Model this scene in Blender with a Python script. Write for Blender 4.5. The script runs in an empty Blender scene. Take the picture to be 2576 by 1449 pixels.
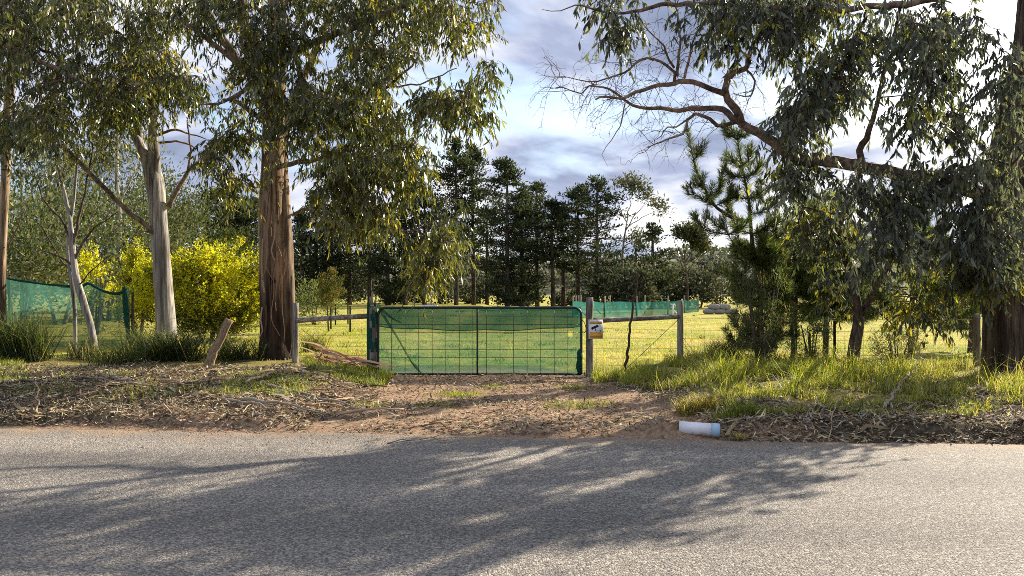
import bpy, math, random
import numpy as np
from mathutils import Vector

# ------------------------------------------------------------------ camera, sky, sun, exposure
SC = bpy.context.scene
COL = SC.collection
R = np.random.default_rng(7)
random.seed(7)
F, CX, HZ, CH = 1932.0, 1288.0, 735.0, 1.5      # focal length / centre / horizon in 2576-px units, eye height

cd = bpy.data.cameras.new('camera'); cam = bpy.data.objects.new('camera', cd); COL.objects.link(cam)
cd.sensor_width = 36.0; cd.lens = 36.0 * F / 2576.0; cd.clip_end = 5000; cd.clip_start = 0.05
cam.location = (0, 0, CH); cam.rotation_euler = (math.radians(90) + math.atan((HZ - 724.5) / F), 0, 0)
SC.camera = cam

SUN_AZ, SUN_EL = math.radians(47), math.radians(28)     # azimuth to the right of the view direction
sdir = Vector((math.sin(SUN_AZ) * math.cos(SUN_EL), math.cos(SUN_AZ) * math.cos(SUN_EL), math.sin(SUN_EL)))
sl = bpy.data.lights.new('sun', 'SUN'); sl.energy = 5.0; sl.angle = math.radians(0.5); sl.color = (1.0, 0.88, 0.70)
so = bpy.data.objects.new('sun', sl); COL.objects.link(so); so.rotation_euler = sdir.to_track_quat('Z', 'Y').to_euler()
so.location = (30, 20, 30)

SC.view_settings.view_transform = 'Standard'; SC.view_settings.look = 'None'
SC.view_settings.gamma = 1.0; SC.view_settings.use_curve_mapping = False
SC.view_settings.exposure = 1.22
SC.render.engine = 'CYCLES'
SC.cycles.use_denoising = False; SC.cycles.filter_width = 0.9
SC.cycles.max_bounces = 6; SC.cycles.diffuse_bounces = 3; SC.cycles.glossy_bounces = 2
SC.cycles.transmission_bounces = 4; SC.cycles.transparent_max_bounces = 12
SC.cycles.caustics_reflective = False; SC.cycles.caustics_refractive = False

def N(nt, t, **kw):
    n = nt.nodes.new(t)
    for k, v in kw.items():
        if k.startswith('i_'):
            k = k[2:]
            n.inputs[int(k) if k.isdigit() else k].default_value = v
        else: setattr(n, k, v)
    return n
def L(nt, a, ao, b, bi): nt.links.new(a.outputs[ao], b.inputs[bi])
def ramp(nt, stops, interp='LINEAR'):
    r = nt.nodes.new('ShaderNodeValToRGB'); r.color_ramp.interpolation = interp
    e = r.color_ramp.elements
    while len(e) < len(stops): e.new(0.5)
    for i, (p, c) in enumerate(stops):
        e[i].position = p; e[i].color = (c[0], c[1], c[2], 1) if len(c) == 3 else c
    return r
def math_n(nt, op, a=None, b=None, clamp=False):
    n = nt.nodes.new('ShaderNodeMath'); n.operation = op; n.use_clamp = clamp
    if a is not None: n.inputs[0].default_value = a
    if b is not None: n.inputs[1].default_value = b
    return n
def mixc(nt, blend='MIX', fac=0.5):
    n = nt.nodes.new('ShaderNodeMix'); n.data_type = 'RGBA'; n.blend_type = blend; n.inputs[0].default_value = fac
    return n                                     # inputs 0 fac, 6 A, 7 B ; output 2

W = bpy.data.worlds.new('World'); SC.world = W; W.use_nodes = True
nt = W.node_tree; nt.nodes.clear()
out = N(nt, 'ShaderNodeOutputWorld'); bg = N(nt, 'ShaderNodeBackground'); bg.inputs[1].default_value = 0.10
sky = N(nt, 'ShaderNodeTexSky'); sky.sky_type = 'NISHITA'; sky.sun_disc = False
sky.sun_elevation = SUN_EL; sky.sun_rotation = SUN_AZ
tc = N(nt, 'ShaderNodeTexCoord'); sep = N(nt, 'ShaderNodeSeparateXYZ'); L(nt, tc, 'Generated', sep, 0)
zz = math_n(nt, 'MAXIMUM', b=0.0); L(nt, sep, 2, zz, 0)
za = math_n(nt, 'ADD', b=0.34); L(nt, zz, 0, za, 0)
dx = math_n(nt, 'DIVIDE'); L(nt, sep, 0, dx, 0); L(nt, za, 0, dx, 1)
dy = math_n(nt, 'DIVIDE'); L(nt, sep, 1, dy, 0); L(nt, za, 0, dy, 1)
cmb = N(nt, 'ShaderNodeCombineXYZ'); L(nt, dx, 0, cmb, 0); L(nt, dy, 0, cmb, 1)
mp = N(nt, 'ShaderNodeMapping'); mp.inputs['Rotation'].default_value = (0, 0, math.radians(-24)); mp.inputs['Scale'].default_value = (1.15, 1.5, 1)
mp.inputs['Location'].default_value = (3.1, 1.7, 0)
L(nt, cmb, 0, mp, 0)
n1 = N(nt, 'ShaderNodeTexNoise', i_Scale=1.15, i_Detail=9.0, i_Roughness=0.56, i_Distortion=0.25); L(nt, mp, 0, n1, 'Vector')
n2 = N(nt, 'ShaderNodeTexNoise', i_Scale=1.5, i_Detail=8.0, i_Roughness=0.55, i_Distortion=0.35)
mp2 = N(nt, 'ShaderNodeMapping'); mp2.inputs['Location'].default_value = (7.9, 2.4, 5.0); L(nt, mp, 0, mp2, 0); L(nt, mp2, 0, n2, 'Vector')
cover = ramp(nt, [(0.36, (0, 0, 0)), (0.50, (1, 1, 1))]); L(nt, n1, 'Fac', cover, 0)
ccol = ramp(nt, [(0.38, (1.25, 1.5, 2.2)), (0.47, (2.05, 2.35, 3.25)), (0.54, (3.4, 3.6, 4.25)), (0.62, (4.9, 4.9, 5.0))]); L(nt, n2, 'Fac', ccol, 0)
mx = mixc(nt); L(nt, cover, 0, mx, 0); L(nt, sky, 0, mx, 6); L(nt, ccol, 0, mx, 7)
L(nt, mx, 2, bg, 0); L(nt, bg, 0, out, 0)

# ------------------------------------------------------------------ pixel -> world, noise, terrain
def P(px, py, Y): return np.array([(px - CX) / F * Y, Y, CH - (py - HZ) / F * Y])
def PP(*pts): return [P(*p) for p in pts]
def G(px, py):
    Y = CH * F / (py - HZ); return np.array([(px - CX) / F * Y, Y, 0.0])

def _hash(i, j, s):
    n = (i * 374761393 + j * 668265263 + s * 1442695041) & 0x7fffffff
    n = ((n ^ (n >> 13)) * 1274126177) & 0x7fffffff
    return ((n ^ (n >> 16)) & 0xffff) / 65535.0
def vnoise(x, y, s=0):
    xi = np.floor(x).astype(np.int64); yi = np.floor(y).astype(np.int64); xf = x - xi; yf = y - yi
    u = xf * xf * (3 - 2 * xf); v = yf * yf * (3 - 2 * yf)
    a = _hash(xi, yi, s); b = _hash(xi + 1, yi, s); c = _hash(xi, yi + 1, s); d = _hash(xi + 1, yi + 1, s)
    return (a * (1 - u) + b * u) * (1 - v) + (c * (1 - u) + d * u) * v
def fbm(x, y, s=0, o=4):
    t = 0; a = 0.5; tot = 0
    for k in range(o):
        t = t + a * vnoise(x * 2 ** k, y * 2 ** k, s + k * 17); tot += a; a *= 0.5
    return t / tot
def sstep(a, b, x):
    t = np.clip((x - a) / (b - a), 0, 1); return t * t * (3 - 2 * t)

def edge(x): return 8.05 - 0.0827 * x
def drive(x, y):                                  # 1 on the dirt driveway
    d = np.clip((y - edge(x)) / 5.4, 0, 1.2)
    xl = -3.1 + 0.75 * d - 2.0 * np.exp(-d * 6); xr = 2.75 - 1.6 * d + 0.3 * np.exp(-d * 6)
    w = 0.35 + 0.25 * (fbm(x * 0.9, y * 0.9, 5) - 0.5)
    n = (fbm(x * 1.3, y * 1.3, 9) - 0.5) * 1.3
    return sstep(-w, w, x - xl + n) * sstep(-w, w, xr - x + n) * sstep(15.5, 14.0, y)
def hgt(x, y):
    x = np.asarray(x, float); y = np.asarray(y, float)
    d = y - edge(x)
    dr = drive(x, y)
    n1 = fbm(x * 0.8, y * 0.8, 1) - 0.5; n2 = fbm(x * 3.0, y * 3.0, 2) - 0.5
    near = sstep(0.0, 0.5, d)
    ver = near * (0.05 + 0.20 * n1 + 0.09 * n2) * sstep(9.5, 6.5, d) * (1 - 0.75 * dr)
    lip = sstep(0.06, 0.30, d + 0.25 * n2 + 0.3 * n1)
    left = sstep(-1.9, -3.2, x) * lip * (0.09 + 0.05 * sstep(.3, 1.5, d) + 0.08 * sstep(4, 9, d))
    right = sstep(2.0, 2.7, x) * lip * 0.11 * sstep(11, 7, d)
    right = right + 0.17 * np.exp(-(((x - 1.56) / 0.34) ** 2 + ((y - 8.02) / 0.24) ** 2)) * sstep(-.05, .12, d)
    dri = dr * near * (0.025 + 0.05 * n2)
    fld = sstep(5.5, 9, d) * 0.05 * (fbm(x * 0.25, y * 0.25, 3) - 0.5) + sstep(6, 14, d) * 0.02
    under = -0.06 * sstep(0.02, -0.25, d)
    return ver + left + right + dri + fld + under
def hz(x, y): return float(hgt(np.array([x]), np.array([y]))[0])

# ------------------------------------------------------------------ mesh collecting
class MB:
    def __init__(self): self.v = []; self.c = []; self.t = []; self.q = []; self.n = 0; self.uvd = None
    def add(self, v, tri=None, quad=None, col=None):
        v = np.asarray(v, float).reshape(-1, 3)
        if tri is not None and len(tri): self.t.append(np.asarray(tri) + self.n)
        if quad is not None and len(quad): self.q.append(np.asarray(quad) + self.n)
        if col is None: col = (0.5, 0.5, 0.5)
        c = np.asarray(col, float)
        if c.ndim == 1: c = np.tile(c, (len(v), 1))
        self.v.append(v); self.c.append(c); self.n += len(v)
        return self
    def build(self, name, mat, parent=None, loc=None, smooth=False, kind=None):
        V = np.concatenate(self.v) if self.v else np.zeros((0, 3)); Cc = np.concatenate(self.c)
        T = np.concatenate(self.t) if self.t else np.zeros((0, 3), int)
        Q = np.concatenate(self.q) if self.q else np.zeros((0, 4), int)
        me = bpy.data.meshes.new(name)
        o = bpy.data.objects.new(name, me); COL.objects.link(o)
        if parent is not None:
            base = np.array(WLOC[parent.name]); o.parent = parent; WLOC[o.name] = tuple(base)
        else:
            base = np.array(loc if loc is not None else (0, 0, 0), float); o.location = base; WLOC[o.name] = tuple(base)
        V = V - base
        me.vertices.add(len(V)); me.vertices.foreach_set('co', V.astype(np.float32).ravel())
        li = np.concatenate([T.ravel(), Q.ravel()]).astype(np.int32)
        me.loops.add(len(li)); me.loops.foreach_set('vertex_index', li)
        ls = np.concatenate([np.arange(len(T)) * 3, len(T) * 3 + np.arange(len(Q)) * 4]).astype(np.int32)
        me.polygons.add(len(ls)); me.polygons.foreach_set('loop_start', ls)
        if smooth: me.polygons.foreach_set('use_smooth', np.ones(len(ls), bool))
        a = me.color_attributes.new('Col', 'FLOAT_COLOR', 'POINT')
        a.data.foreach_set('color', np.concatenate([Cc, np.ones((len(Cc), 1))], 1).astype(np.float32).ravel())
        me.update(calc_edges=True); me.validate()
        if mat is not None: me.materials.append(mat)
        if kind: o['kind'] = kind
        return o
WLOC = {}
def thing(name, label, cat, loc, group=None):
    o = bpy.data.objects.new(name, None); COL.objects.link(o); o.empty_display_size = 0.1
    o.location = tuple(float(a) for a in loc); WLOC[o.name] = tuple(float(a) for a in loc)
    return tag(o, label, cat, group)
def tag(o, label, cat, group=None):
    o['label'] = label; o['category'] = cat
    if group: o['group'] = group
    return o
def copy_thing(root, loc, rz=0.0, s=1.0, label=None):
    r = root.copy(); COL.objects.link(r); r.location = loc; r.rotation_euler = (0, 0, rz); r.scale = (s, s, s)
    if label: r['label'] = label
    for ch in root.children:
        c = ch.copy(); COL.objects.link(c); c.parent = r
    return r

def unit(v): return v / np.maximum(np.linalg.norm(v, axis=-1, keepdims=True), 1e-9)
def smooth_path(pts, step):
    pts = np.asarray(pts, float)
    if len(pts) < 3: 
        n = max(2, int(np.linalg.norm(pts[-1] - pts[0]) / step) + 1); t = np.linspace(0, 1, n)[:, None]
        return pts[0] * (1 - t) + pts[-1] * t
    res = []
    ext = np.vstack([2 * pts[0] - pts[1], pts, 2 * pts[-1] - pts[-2]])
    for i in range(1, len(ext) - 2):
        p0, p1, p2, p3 = ext[i - 1:i + 3]; n = max(1, int(np.linalg.norm((p2 - p1)[:3]) / step))
        for k in range(n):
            t = k / n
            res.append(0.5 * ((2 * p1) + (-p0 + p2) * t + (2 * p0 - 5 * p1 + 4 * p2 - p3) * t * t + (-p0 + 3 * p1 - 3 * p2 + p3) * t ** 3))
    res.append(pts[-1]); return np.array(res)
def tube(mb, pts, rad, sides=8, step=0.12, wob=0.0, ridge=0.0, seed=0, col=(0.5, 0.5, 0.5), cap=True, kink=0.0):
    pts = np.asarray(pts, float); rad = np.broadcast_to(np.asarray(rad, float), (len(pts),)) if np.ndim(rad) else np.full(len(pts), rad)
    pr = smooth_path(np.hstack([pts, rad[:, None]]), step); p = pr[:, :3].copy(); r = np.maximum(pr[:, 3], 0.0005)
    if kink:
        k = np.random.default_rng(seed).normal(0, kink, p.shape); k[0] = 0; k[-1] = 0
        k = (k + np.roll(k, 1, 0)) / 1.4; k[0] = 0; p += k
    t = unit(np.gradient(p, axis=0)); up = np.array([0.0, 1.0, 0.001]) if abs(t[len(t) // 2, 1]) < 0.8 else np.array([1.0, 0.0, 0.0])
    a = unit(np.cross(t, up)); b = np.cross(t, a)
    th = np.linspace(0, 2 * np.pi, sides, endpoint=False)
    s = np.concatenate([[0], np.cumsum(np.linalg.norm(np.diff(p, axis=0), axis=1))])
    rr = np.tile(r[:, None], (1, sides))
    if wob or ridge:
        TH, S = np.meshgrid(th, s)
        rr = rr * (1 + wob * (fbm(np.cos(TH) * 1.5 + 10 + seed * 3.3, np.sin(TH) * 1.5 + S * 1.2, seed) - 0.5) * 2
                   + ridge * (fbm(TH * sides / 7.0 + seed, S * 1.6, seed + 5, 3) - 0.5) * 2)
    ring = p[:, None, :] + rr[:, :, None] * (np.cos(th)[None, :, None] * a[:, None, :] + np.sin(th)[None, :, None] * b[:, None, :])
    n = len(p); i = np.arange(n - 1)[:, None] * sides; j = np.arange(sides)[None, :]; j2 = (j + 1) % sides
    q = np.stack([i + j, i + j2, i + sides + j2, i + sides + j], -1).reshape(-1, 4)
    v = ring.reshape(-1, 3); tri = None
    if cap:
        v = np.vstack([v, p[0], p[-1]]); c0 = n * sides; jj = np.arange(sides); e = (n - 1) * sides
        tri = np.vstack([np.stack([np.full(sides, c0), (jj + 1) % sides, jj], 1), np.stack([np.full(sides, c0 + 1), e + jj, e + (jj + 1) % sides], 1)])
    mb.add(v, tri, q, col); return mb
def prisms(mb, p0, p1, r0, r1, col=(0.5, 0.5, 0.5)):
    p0 = np.asarray(p0, float).reshape(-1, 3); p1 = np.asarray(p1, float).reshape(-1, 3); n = len(p0)
    if n == 0: return mb
    r0 = np.broadcast_to(r0, (n,)); r1 = np.broadcast_to(r1, (n,))
    t = unit(p1 - p0); h = np.where(np.abs(t[:, 2:3]) > 0.9, np.array([[1.0, 0, 0]]), np.array([[0, 0, 1.0]]))
    a = unit(np.cross(t, h)); b = np.cross(t, a); V = np.zeros((n, 6, 3))
    for k in range(3):
        o = math.cos(k * 2.0944) * a + math.sin(k * 2.0944) * b
        V[:, k] = p0 + o * r0[:, None]; V[:, 3 + k] = p1 + o * r1[:, None]
    base = np.arange(n)[:, None] * 6
    q = np.concatenate([base + np.array([[k, (k + 1) % 3, 3 + (k + 1) % 3, 3 + k]]) for k in range(3)])
    c = np.asarray(col, float)
    if c.ndim == 2: c = np.repeat(c, 6, 0)
    mb.add(V.reshape(-1, 3), None, q, c); return mb
def leaves(mb, base, dirn, length, width, col, rng, kite=False, curl=0.15, nrm=None):
    n = len(base); d = unit(dirn); rn = rng.normal(size=(n, 3)) if nrm is None else nrm
    side = unit(np.cross(d, rn)); nn = np.cross(side, d)
    length = np.broadcast_to(length, (n,))[:, None]; width = np.broadcast_to(width, (n,))[:, None]
    if kite:
        V = np.stack([base, base + d * length * 0.45 + side * width / 2, base + d * length + nn * length * curl * rng.normal(size=(n, 1)) * 0.5, base + d * length * 0.45 - side * width / 2], 1)
        q = np.arange(n)[:, None] * 4 + np.array([[0, 1, 2, 3]])
        mb.add(V.reshape(-1, 3), None, q, np.repeat(col, 4, 0)); return mb
    k = rng.normal(size=(n, 1)) * curl; s2 = rng.normal(size=(n, 1)) * curl
    def pt(t, w): return base + d * length * t + (nn * k + side * s2) * length * (t * t) + side * width * w
    V = np.stack([base, pt(.3, .42), pt(.3, -.42), pt(.65, .40), pt(.65, -.40), pt(1.0, 0)], 1)
    b = np.arange(n)[:, None] * 6
    mb.add(V.reshape(-1, 3), np.concatenate([b + [[0, 2, 1]], b + [[3, 4, 5]]]), b + [[1, 2, 4, 3]], np.repeat(col, 6, 0)); return mb
def blades(mb, base, height, lean, width, col, rng):
    n = len(base); az = rng.uniform(0, 2 * np.pi, n); out = np.stack([np.cos(az), np.sin(az), np.zeros(n)], 1)
    az2 = rng.uniform(0, 2 * np.pi, n); side = np.stack([np.cos(az2), np.sin(az2), np.zeros(n)], 1)
    H = np.broadcast_to(height, (n,))[:, None]; Ln = np.broadcast_to(lean, (n,))[:, None]; Wd = np.broadcast_to(width, (n,))[:, None] / 2
    up = np.array([[0, 0, 1.0]]); m = base + up * H * 0.55 + out * H * Ln * 0.35; t = base + up * H * (1 - 0.35 * np.minimum(Ln, 1.6)) + out * H * Ln
    V = np.stack([base - side * Wd, base + side * Wd, m + side * Wd * 0.8, m - side * Wd * 0.8, t], 1)
    b = np.arange(n)[:, None] * 5
    mb.add(V.reshape(-1, 3), b + [[3, 2, 4]], b + [[0, 1, 2, 3]], np.repeat(col, 5, 0)); return mb
def box(mb, c, s, ax=None, col=(0.5, 0.5, 0.5)):
    c = np.asarray(c, float); s = np.asarray(s, float) / 2
    v = np.array([[x, y, z] for x in (-1, 1) for y in (-1, 1) for z in (-1, 1)], float) * s
    if ax is not None: v = v @ np.asarray(ax, float)
    q = [[0, 1, 3, 2], [4, 6, 7, 5], [0, 4, 5, 1], [2, 3, 7, 6], [0, 2, 6, 4], [1, 5, 7, 3]]
    mb.add(v + c, None, q, col); return mb
def palette(n, cols, rng, jit=0.25, w=None, idx=None):
    cols = np.asarray(cols, float)
    k = rng.choice(len(cols), n, p=w) if idx is None else idx
    return np.clip(cols[k] * rng.uniform(1 - jit, 1 + jit, (n, 1)) * rng.uniform(0.93, 1.07, (n, 3)), 0.002, 1)
def in_poly(x, y, poly):
    ins = np.zeros(len(x), bool); j = len(poly) - 1
    for i in range(len(poly)):
        xi, yi = poly[i]; xj, yj = poly[j]
        c = ((yi > y) != (yj > y)) & (x < (xj - xi) * (y - yi) / (yj - yi + 1e-12) + xi); ins ^= c; j = i
    return ins
def sample_poly(poly, n, rng, hole=0.0, scale=90.0, seed=0):
    p = np.array(poly, float); lo = p.min(0); hi = p.max(0); res = np.zeros((0, 2))
    for _ in range(60):
        s = rng.uniform(lo, hi, (n * 4, 2)); k = in_poly(s[:, 0], s[:, 1], poly)
        if hole: k &= fbm(s[:, 0] / scale, s[:, 1] / scale, seed, 3) > hole
        res = np.vstack([res, s[k]])
        if len(res) >= n: break
    return res[:n]

# ------------------------------------------------------------------ materials
def newmat(name):
    m = bpy.data.materials.new(name); m.use_nodes = True; m.node_tree.nodes.clear(); return m, m.node_tree
def principled(nt, rough=0.6, spec=0.3):
    o = N(nt, 'ShaderNodeOutputMaterial'); p = N(nt, 'ShaderNodeBsdfPrincipled'); p.inputs['Roughness'].default_value = rough
    p.inputs['Specular IOR Level'].default_value = spec; L(nt, p, 0, o, 0); return p, o
def mat_leaf(name, trans=0.4, rough=0.42, spec=0.5, tint=(1.25, 1.25, 0.45)):
    m, nt = newmat(name); p, o = principled(nt, rough, spec)
    at = N(nt, 'ShaderNodeAttribute', attribute_name='Col'); L(nt, at, 'Color', p, 'Base Color')
    tr = N(nt, 'ShaderNodeBsdfTranslucent'); mm = mixc(nt, 'MULTIPLY', 1.0); mm.inputs[7].default_value = (tint[0] * 1.6, tint[1] * 1.6, tint[2] * 1.6, 1)
    L(nt, at, 'Color', mm, 6); L(nt, mm, 2, tr, 0)
    ms = N(nt, 'ShaderNodeMixShader'); ms.inputs[0].default_value = trans
    L(nt, p, 0, ms, 1); L(nt, tr, 0, ms, 2); L(nt, ms, 0, o, 0); return m
def mat_vcol(name, rough=0.8, spec=0.2, nscale=0, namt=0.3, bump=0.0, stretch=(1, 1, 1)):
    m, nt = newmat(name); p, o = principled(nt, rough, spec)
    at = N(nt, 'ShaderNodeAttribute', attribute_name='Col')
    if not nscale: L(nt, at, 'Color', p, 'Base Color'); return m
    tcn = N(nt, 'ShaderNodeTexCoord'); mpn = N(nt, 'ShaderNodeMapping'); mpn.inputs['Scale'].default_value = stretch; L(nt, tcn, 'Object', mpn, 0)
    nz = N(nt, 'ShaderNodeTexNoise', i_Scale=nscale, i_Detail=6.0, i_Roughness=0.65); L(nt, mpn, 0, nz, 'Vector')
    rp = ramp(nt, [(0.28, (1 - namt * 1.8,) * 3), (0.72, (1 + namt,) * 3)]); L(nt, nz, 'Fac', rp, 0)
    mm = mixc(nt, 'MULTIPLY', 1.0); L(nt, at, 'Color', mm, 6); L(nt, rp, 0, mm, 7); L(nt, mm, 2, p, 'Base Color')
    if bump:
        b = N(nt, 'ShaderNodeBump', i_Strength=bump, i_Distance=0.02); L(nt, nz, 'Fac', b, 'Height'); L(nt, b, 0, p, 'Normal')
    return m
def mat_bark(name, c_dark, c_mid, c_light, stretch=(6, 6, 0.7), scale=3.0, bump=0.6, patch=1.2, dist=0.03, stock=None):
    m, nt = newmat(name); p, o = principled(nt, 0.85, 0.15)
    tcn = N(nt, 'ShaderNodeTexCoord'); mpn = N(nt, 'ShaderNodeMapping'); mpn.inputs['Scale'].default_value = stretch; L(nt, tcn, 'Object', mpn, 0)
    nz = N(nt, 'ShaderNodeTexNoise', i_Scale=scale, i_Detail=8.0, i_Roughness=0.62, i_Distortion=0.4); L(nt, mpn, 0, nz, 'Vector')
    rp = ramp(nt, [(0.30, c_dark), (0.47, c_mid), (0.66, c_light)]); L(nt, nz, 'Fac', rp, 0)
    mp3 = N(nt, 'ShaderNodeMapping'); mp3.inputs['Scale'].default_value = (2.2, 2.2, 0.55); L(nt, tcn, 'Object', mp3, 0)
    n3 = N(nt, 'ShaderNodeTexNoise', i_Scale=patch, i_Detail=4.0, i_Distortion=0.6); L(nt, mp3, 0, n3, 'Vector')
    r3 = ramp(nt, [(0.38, (0.55, 0.52, 0.5)), (0.5, (1, 1, 1)), (0.62, (1.35, 1.28, 1.2))]); L(nt, n3, 'Fac', r3, 0)
    mm = mixc(nt, 'MULTIPLY', 1.0); L(nt, rp, 0, mm, 6); L(nt, r3, 0, mm, 7)
    last, lo = mm, 2
    if stock:                                   # rough dark bark stocking on the lower bole
        z0, z1, sc = stock
        sp = N(nt, 'ShaderNodeSeparateXYZ'); L(nt, tcn, 'Object', sp, 0)
        a = math_n(nt, 'MULTIPLY_ADD', b=0.9); a.inputs[2].default_value = 0; 
        n4 = N(nt, 'ShaderNodeTexNoise', i_Scale=1.6, i_Detail=5.0); mp4 = N(nt, 'ShaderNodeMapping'); mp4.inputs['Scale'].default_value = (4, 4, 0.35); L(nt, tcn, 'Object', mp4, 0); L(nt, mp4, 0, n4, 'Vector')
        a.operation = 'MULTIPLY'; a.inputs[1].default_value = 2.6; L(nt, n4, 'Fac', a, 0)
        s1 = math_n(nt, 'ADD'); L(nt, sp, 2, s1, 0); L(nt, a, 0, s1, 1)
        mr = N(nt, 'ShaderNodeMapRange'); mr.inputs[1].default_value = z0 + 1.3; mr.inputs[2].default_value = z1 + 1.3; L(nt, s1, 0, mr, 0)
        rp2 = ramp(nt, [(0.32, (sc[0] * .25, sc[1] * .25, sc[2] * .25)), (0.5, sc), (0.68, (sc[0] * 2.2, sc[1] * 2.0, sc[2] * 1.8))]); L(nt, nz, 'Fac', rp2, 0)
        m2 = mixc(nt); L(nt, mr, 0, m2, 0); L(nt, rp2, 0, m2, 6); L(nt, mm, 2, m2, 7); last = m2
    L(nt, last, lo, p, 'Base Color')
    b = N(nt, 'ShaderNodeBump', i_Strength=bump, i_Distance=dist); L(nt, nz, 'Fac', b, 'Height'); L(nt, b, 0, p, 'Normal')
    return m
def mat_cloth(name, col, alpha, trans=0.5):
    m, nt = newmat(name); o = N(nt, 'ShaderNodeOutputMaterial')
    d = N(nt, 'ShaderNodeBsdfDiffuse'); d.inputs[0].default_value = (*col, 1)
    t = N(nt, 'ShaderNodeBsdfTranslucent'); t.inputs[0].default_value = (*[c * 1.2 for c in col], 1)
    ms = N(nt, 'ShaderNodeMixShader'); ms.inputs[0].default_value = trans; L(nt, d, 0, ms, 1); L(nt, t, 0, ms, 2)
    tp = N(nt, 'ShaderNodeBsdfTransparent'); mt = N(nt, 'ShaderNodeMixShader')
    tcn = N(nt, 'ShaderNodeTexCoord'); nz = N(nt, 'ShaderNodeTexNoise', i_Scale=2.5, i_Detail=5.0); L(nt, tcn, 'Object', nz, 'Vector')
    rp = ramp(nt, [(0.3, (alpha - 0.08,) * 3), (0.7, (alpha + 0.08,) * 3)]); L(nt, nz, 'Fac', rp, 0); L(nt, rp, 0, mt, 0)
    L(nt, tp, 0, mt, 1); L(nt, ms, 0, mt, 2); L(nt, mt, 0, o, 0); return m
def mat_plain(name, col, rough=0.6, spec=0.3, metal=0.0, nscale=20.0, namt=0.2):
    m, nt = newmat(name); p, o = principled(nt, rough, spec); p.inputs['Metallic'].default_value = metal
    tcn = N(nt, 'ShaderNodeTexCoord'); nz = N(nt, 'ShaderNodeTexNoise', i_Scale=nscale, i_Detail=5.0); L(nt, tcn, 'Object', nz, 'Vector')
    rp = ramp(nt, [(0.3, tuple(c * (1 - namt) for c in col)), (0.7, tuple(min(1, c * (1 + namt)) for c in col))]); L(nt, nz, 'Fac', rp, 0); L(nt, rp, 0, p, 'Base Color')
    return m

M_LEAF = mat_leaf('gum_leaf', 0.36, 0.33, 0.65, (1.4, 1.3, 0.4))
M_LEAFG = mat_leaf('grey_gum_leaf', 0.38, 0.42, 0.55, (1.15, 1.2, 0.6))
M_NEEDLE = mat_leaf('pine_needle', 0.40, 0.5, 0.3, (1.1, 1.2, 0.5))
M_FAR = mat_leaf('far_foliage', 0.22, 0.7, 0.1, (1.1, 1.15, 0.6))
M_WATTLE = mat_leaf('wattle_bloom', 0.35, 0.8, 0.1, (1.0, 1.0, 0.6))
M_GRASS = mat_leaf('grass_blade', 0.45, 0.5, 0.3, (1.1, 1.15, 0.5))
M_LITTER = mat_vcol('leaf_litter', 0.85, 0.15)
M_TWIG = mat_vcol('twig_bark', 0.85, 0.15)
M_BARK_A = mat_bark('pale_gum_bark', (0.055, 0.048, 0.042), (0.25, 0.23, 0.21), (0.50, 0.48, 0.45), (7, 7, 0.35), 2.6, 0.6)
M_BARK_B = mat_bark('tan_gum_bark', (0.045, 0.032, 0.024), (0.235, 0.165, 0.11), (0.44, 0.35, 0.26), (6, 6, 0.45), 2.3, 0.9, stock=(1.0, 2.1, (0.032, 0.021, 0.015)))
M_BARK_R = mat_bark('fibrous_bark', (0.012, 0.009, 0.008), (0.06, 0.043, 0.035), (0.16, 0.125, 0.105), (9, 9, 0.6), 2.2, 1.0, dist=0.06)
M_BARK_D = mat_bark('dark_bark', (0.02, 0.015, 0.012), (0.075, 0.055, 0.045), (0.17, 0.13, 0.11), (8, 8, 1.5), 3.0, 0.8)
M_BARK_L = mat_bark('limb_bark', (0.05, 0.035, 0.03), (0.17, 0.12, 0.095), (0.33, 0.26, 0.2), (5, 5, 5), 2.4, 0.5)
M_PINEB = mat_bark('pine_bark', (0.02, 0.016, 0.013), (0.06, 0.046, 0.04), (0.13, 0.11, 0.1), (3, 3, 0.8), 2.0, 0.5)
M_TIMBER = mat_bark('weathered_timber', (0.05, 0.045, 0.04), (0.19, 0.17, 0.145), (0.36, 0.33, 0.29), (14, 14, 1.0), 3.0, 0.5, patch=2.0, dist=0.01)
M_RAIL = mat_bark('weathered_rail', (0.05, 0.045, 0.04), (0.19, 0.17, 0.145), (0.36, 0.33, 0.29), (1.0, 14, 14), 3.0, 0.5, patch=2.0, dist=0.01)
M_STEEL = mat_plain('dark_steel', (0.012, 0.02, 0.02), 0.45, 0.4)
M_WIRE = mat_plain('fence_wire', (0.09, 0.085, 0.08), 0.5, 0.4, 0.4)
M_CLOTH = mat_cloth('green_shade_cloth', (0.011, 0.125, 0.078), 0.62, .45)
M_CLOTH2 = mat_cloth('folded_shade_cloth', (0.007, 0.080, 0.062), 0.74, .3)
M_CLOTHL = mat_cloth('verge_shade_cloth', (0.06, 0.19, 0.145), 0.64)
M_CLOTHF = mat_cloth('far_shade_cloth', (0.035, 0.16, 0.14), 0.80)
M_CLOTHD = mat_plain('bunched_shade_cloth', (0.008, 0.055, 0.04), 0.8, 0.1, nscale=30, namt=0.6)
M_SIGNW = mat_plain('sign_white', (0.74, 0.75, 0.80), 0.4, 0.4, namt=0.05)
M_SIGNO = mat_plain('sign_orange', (0.85, 0.42, 0.06), 0.45, 0.4, namt=0.08)
M_SIGNK = mat_plain('sign_ink', (0.015, 0.015, 0.03), 0.5, 0.3)
M_PVC = mat_plain('white_pvc', (0.72, 0.72, 0.76), 0.4, 0.4, nscale=14, namt=0.16)
M_PVCB = mat_plain('blue_pvc', (0.36, 0.53, 0.68), 0.45, 0.4, nscale=12, namt=0.25)
M_BLACK = mat_plain('black_hole', (0.006, 0.005, 0.004), 0.9, 0.1)

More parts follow.
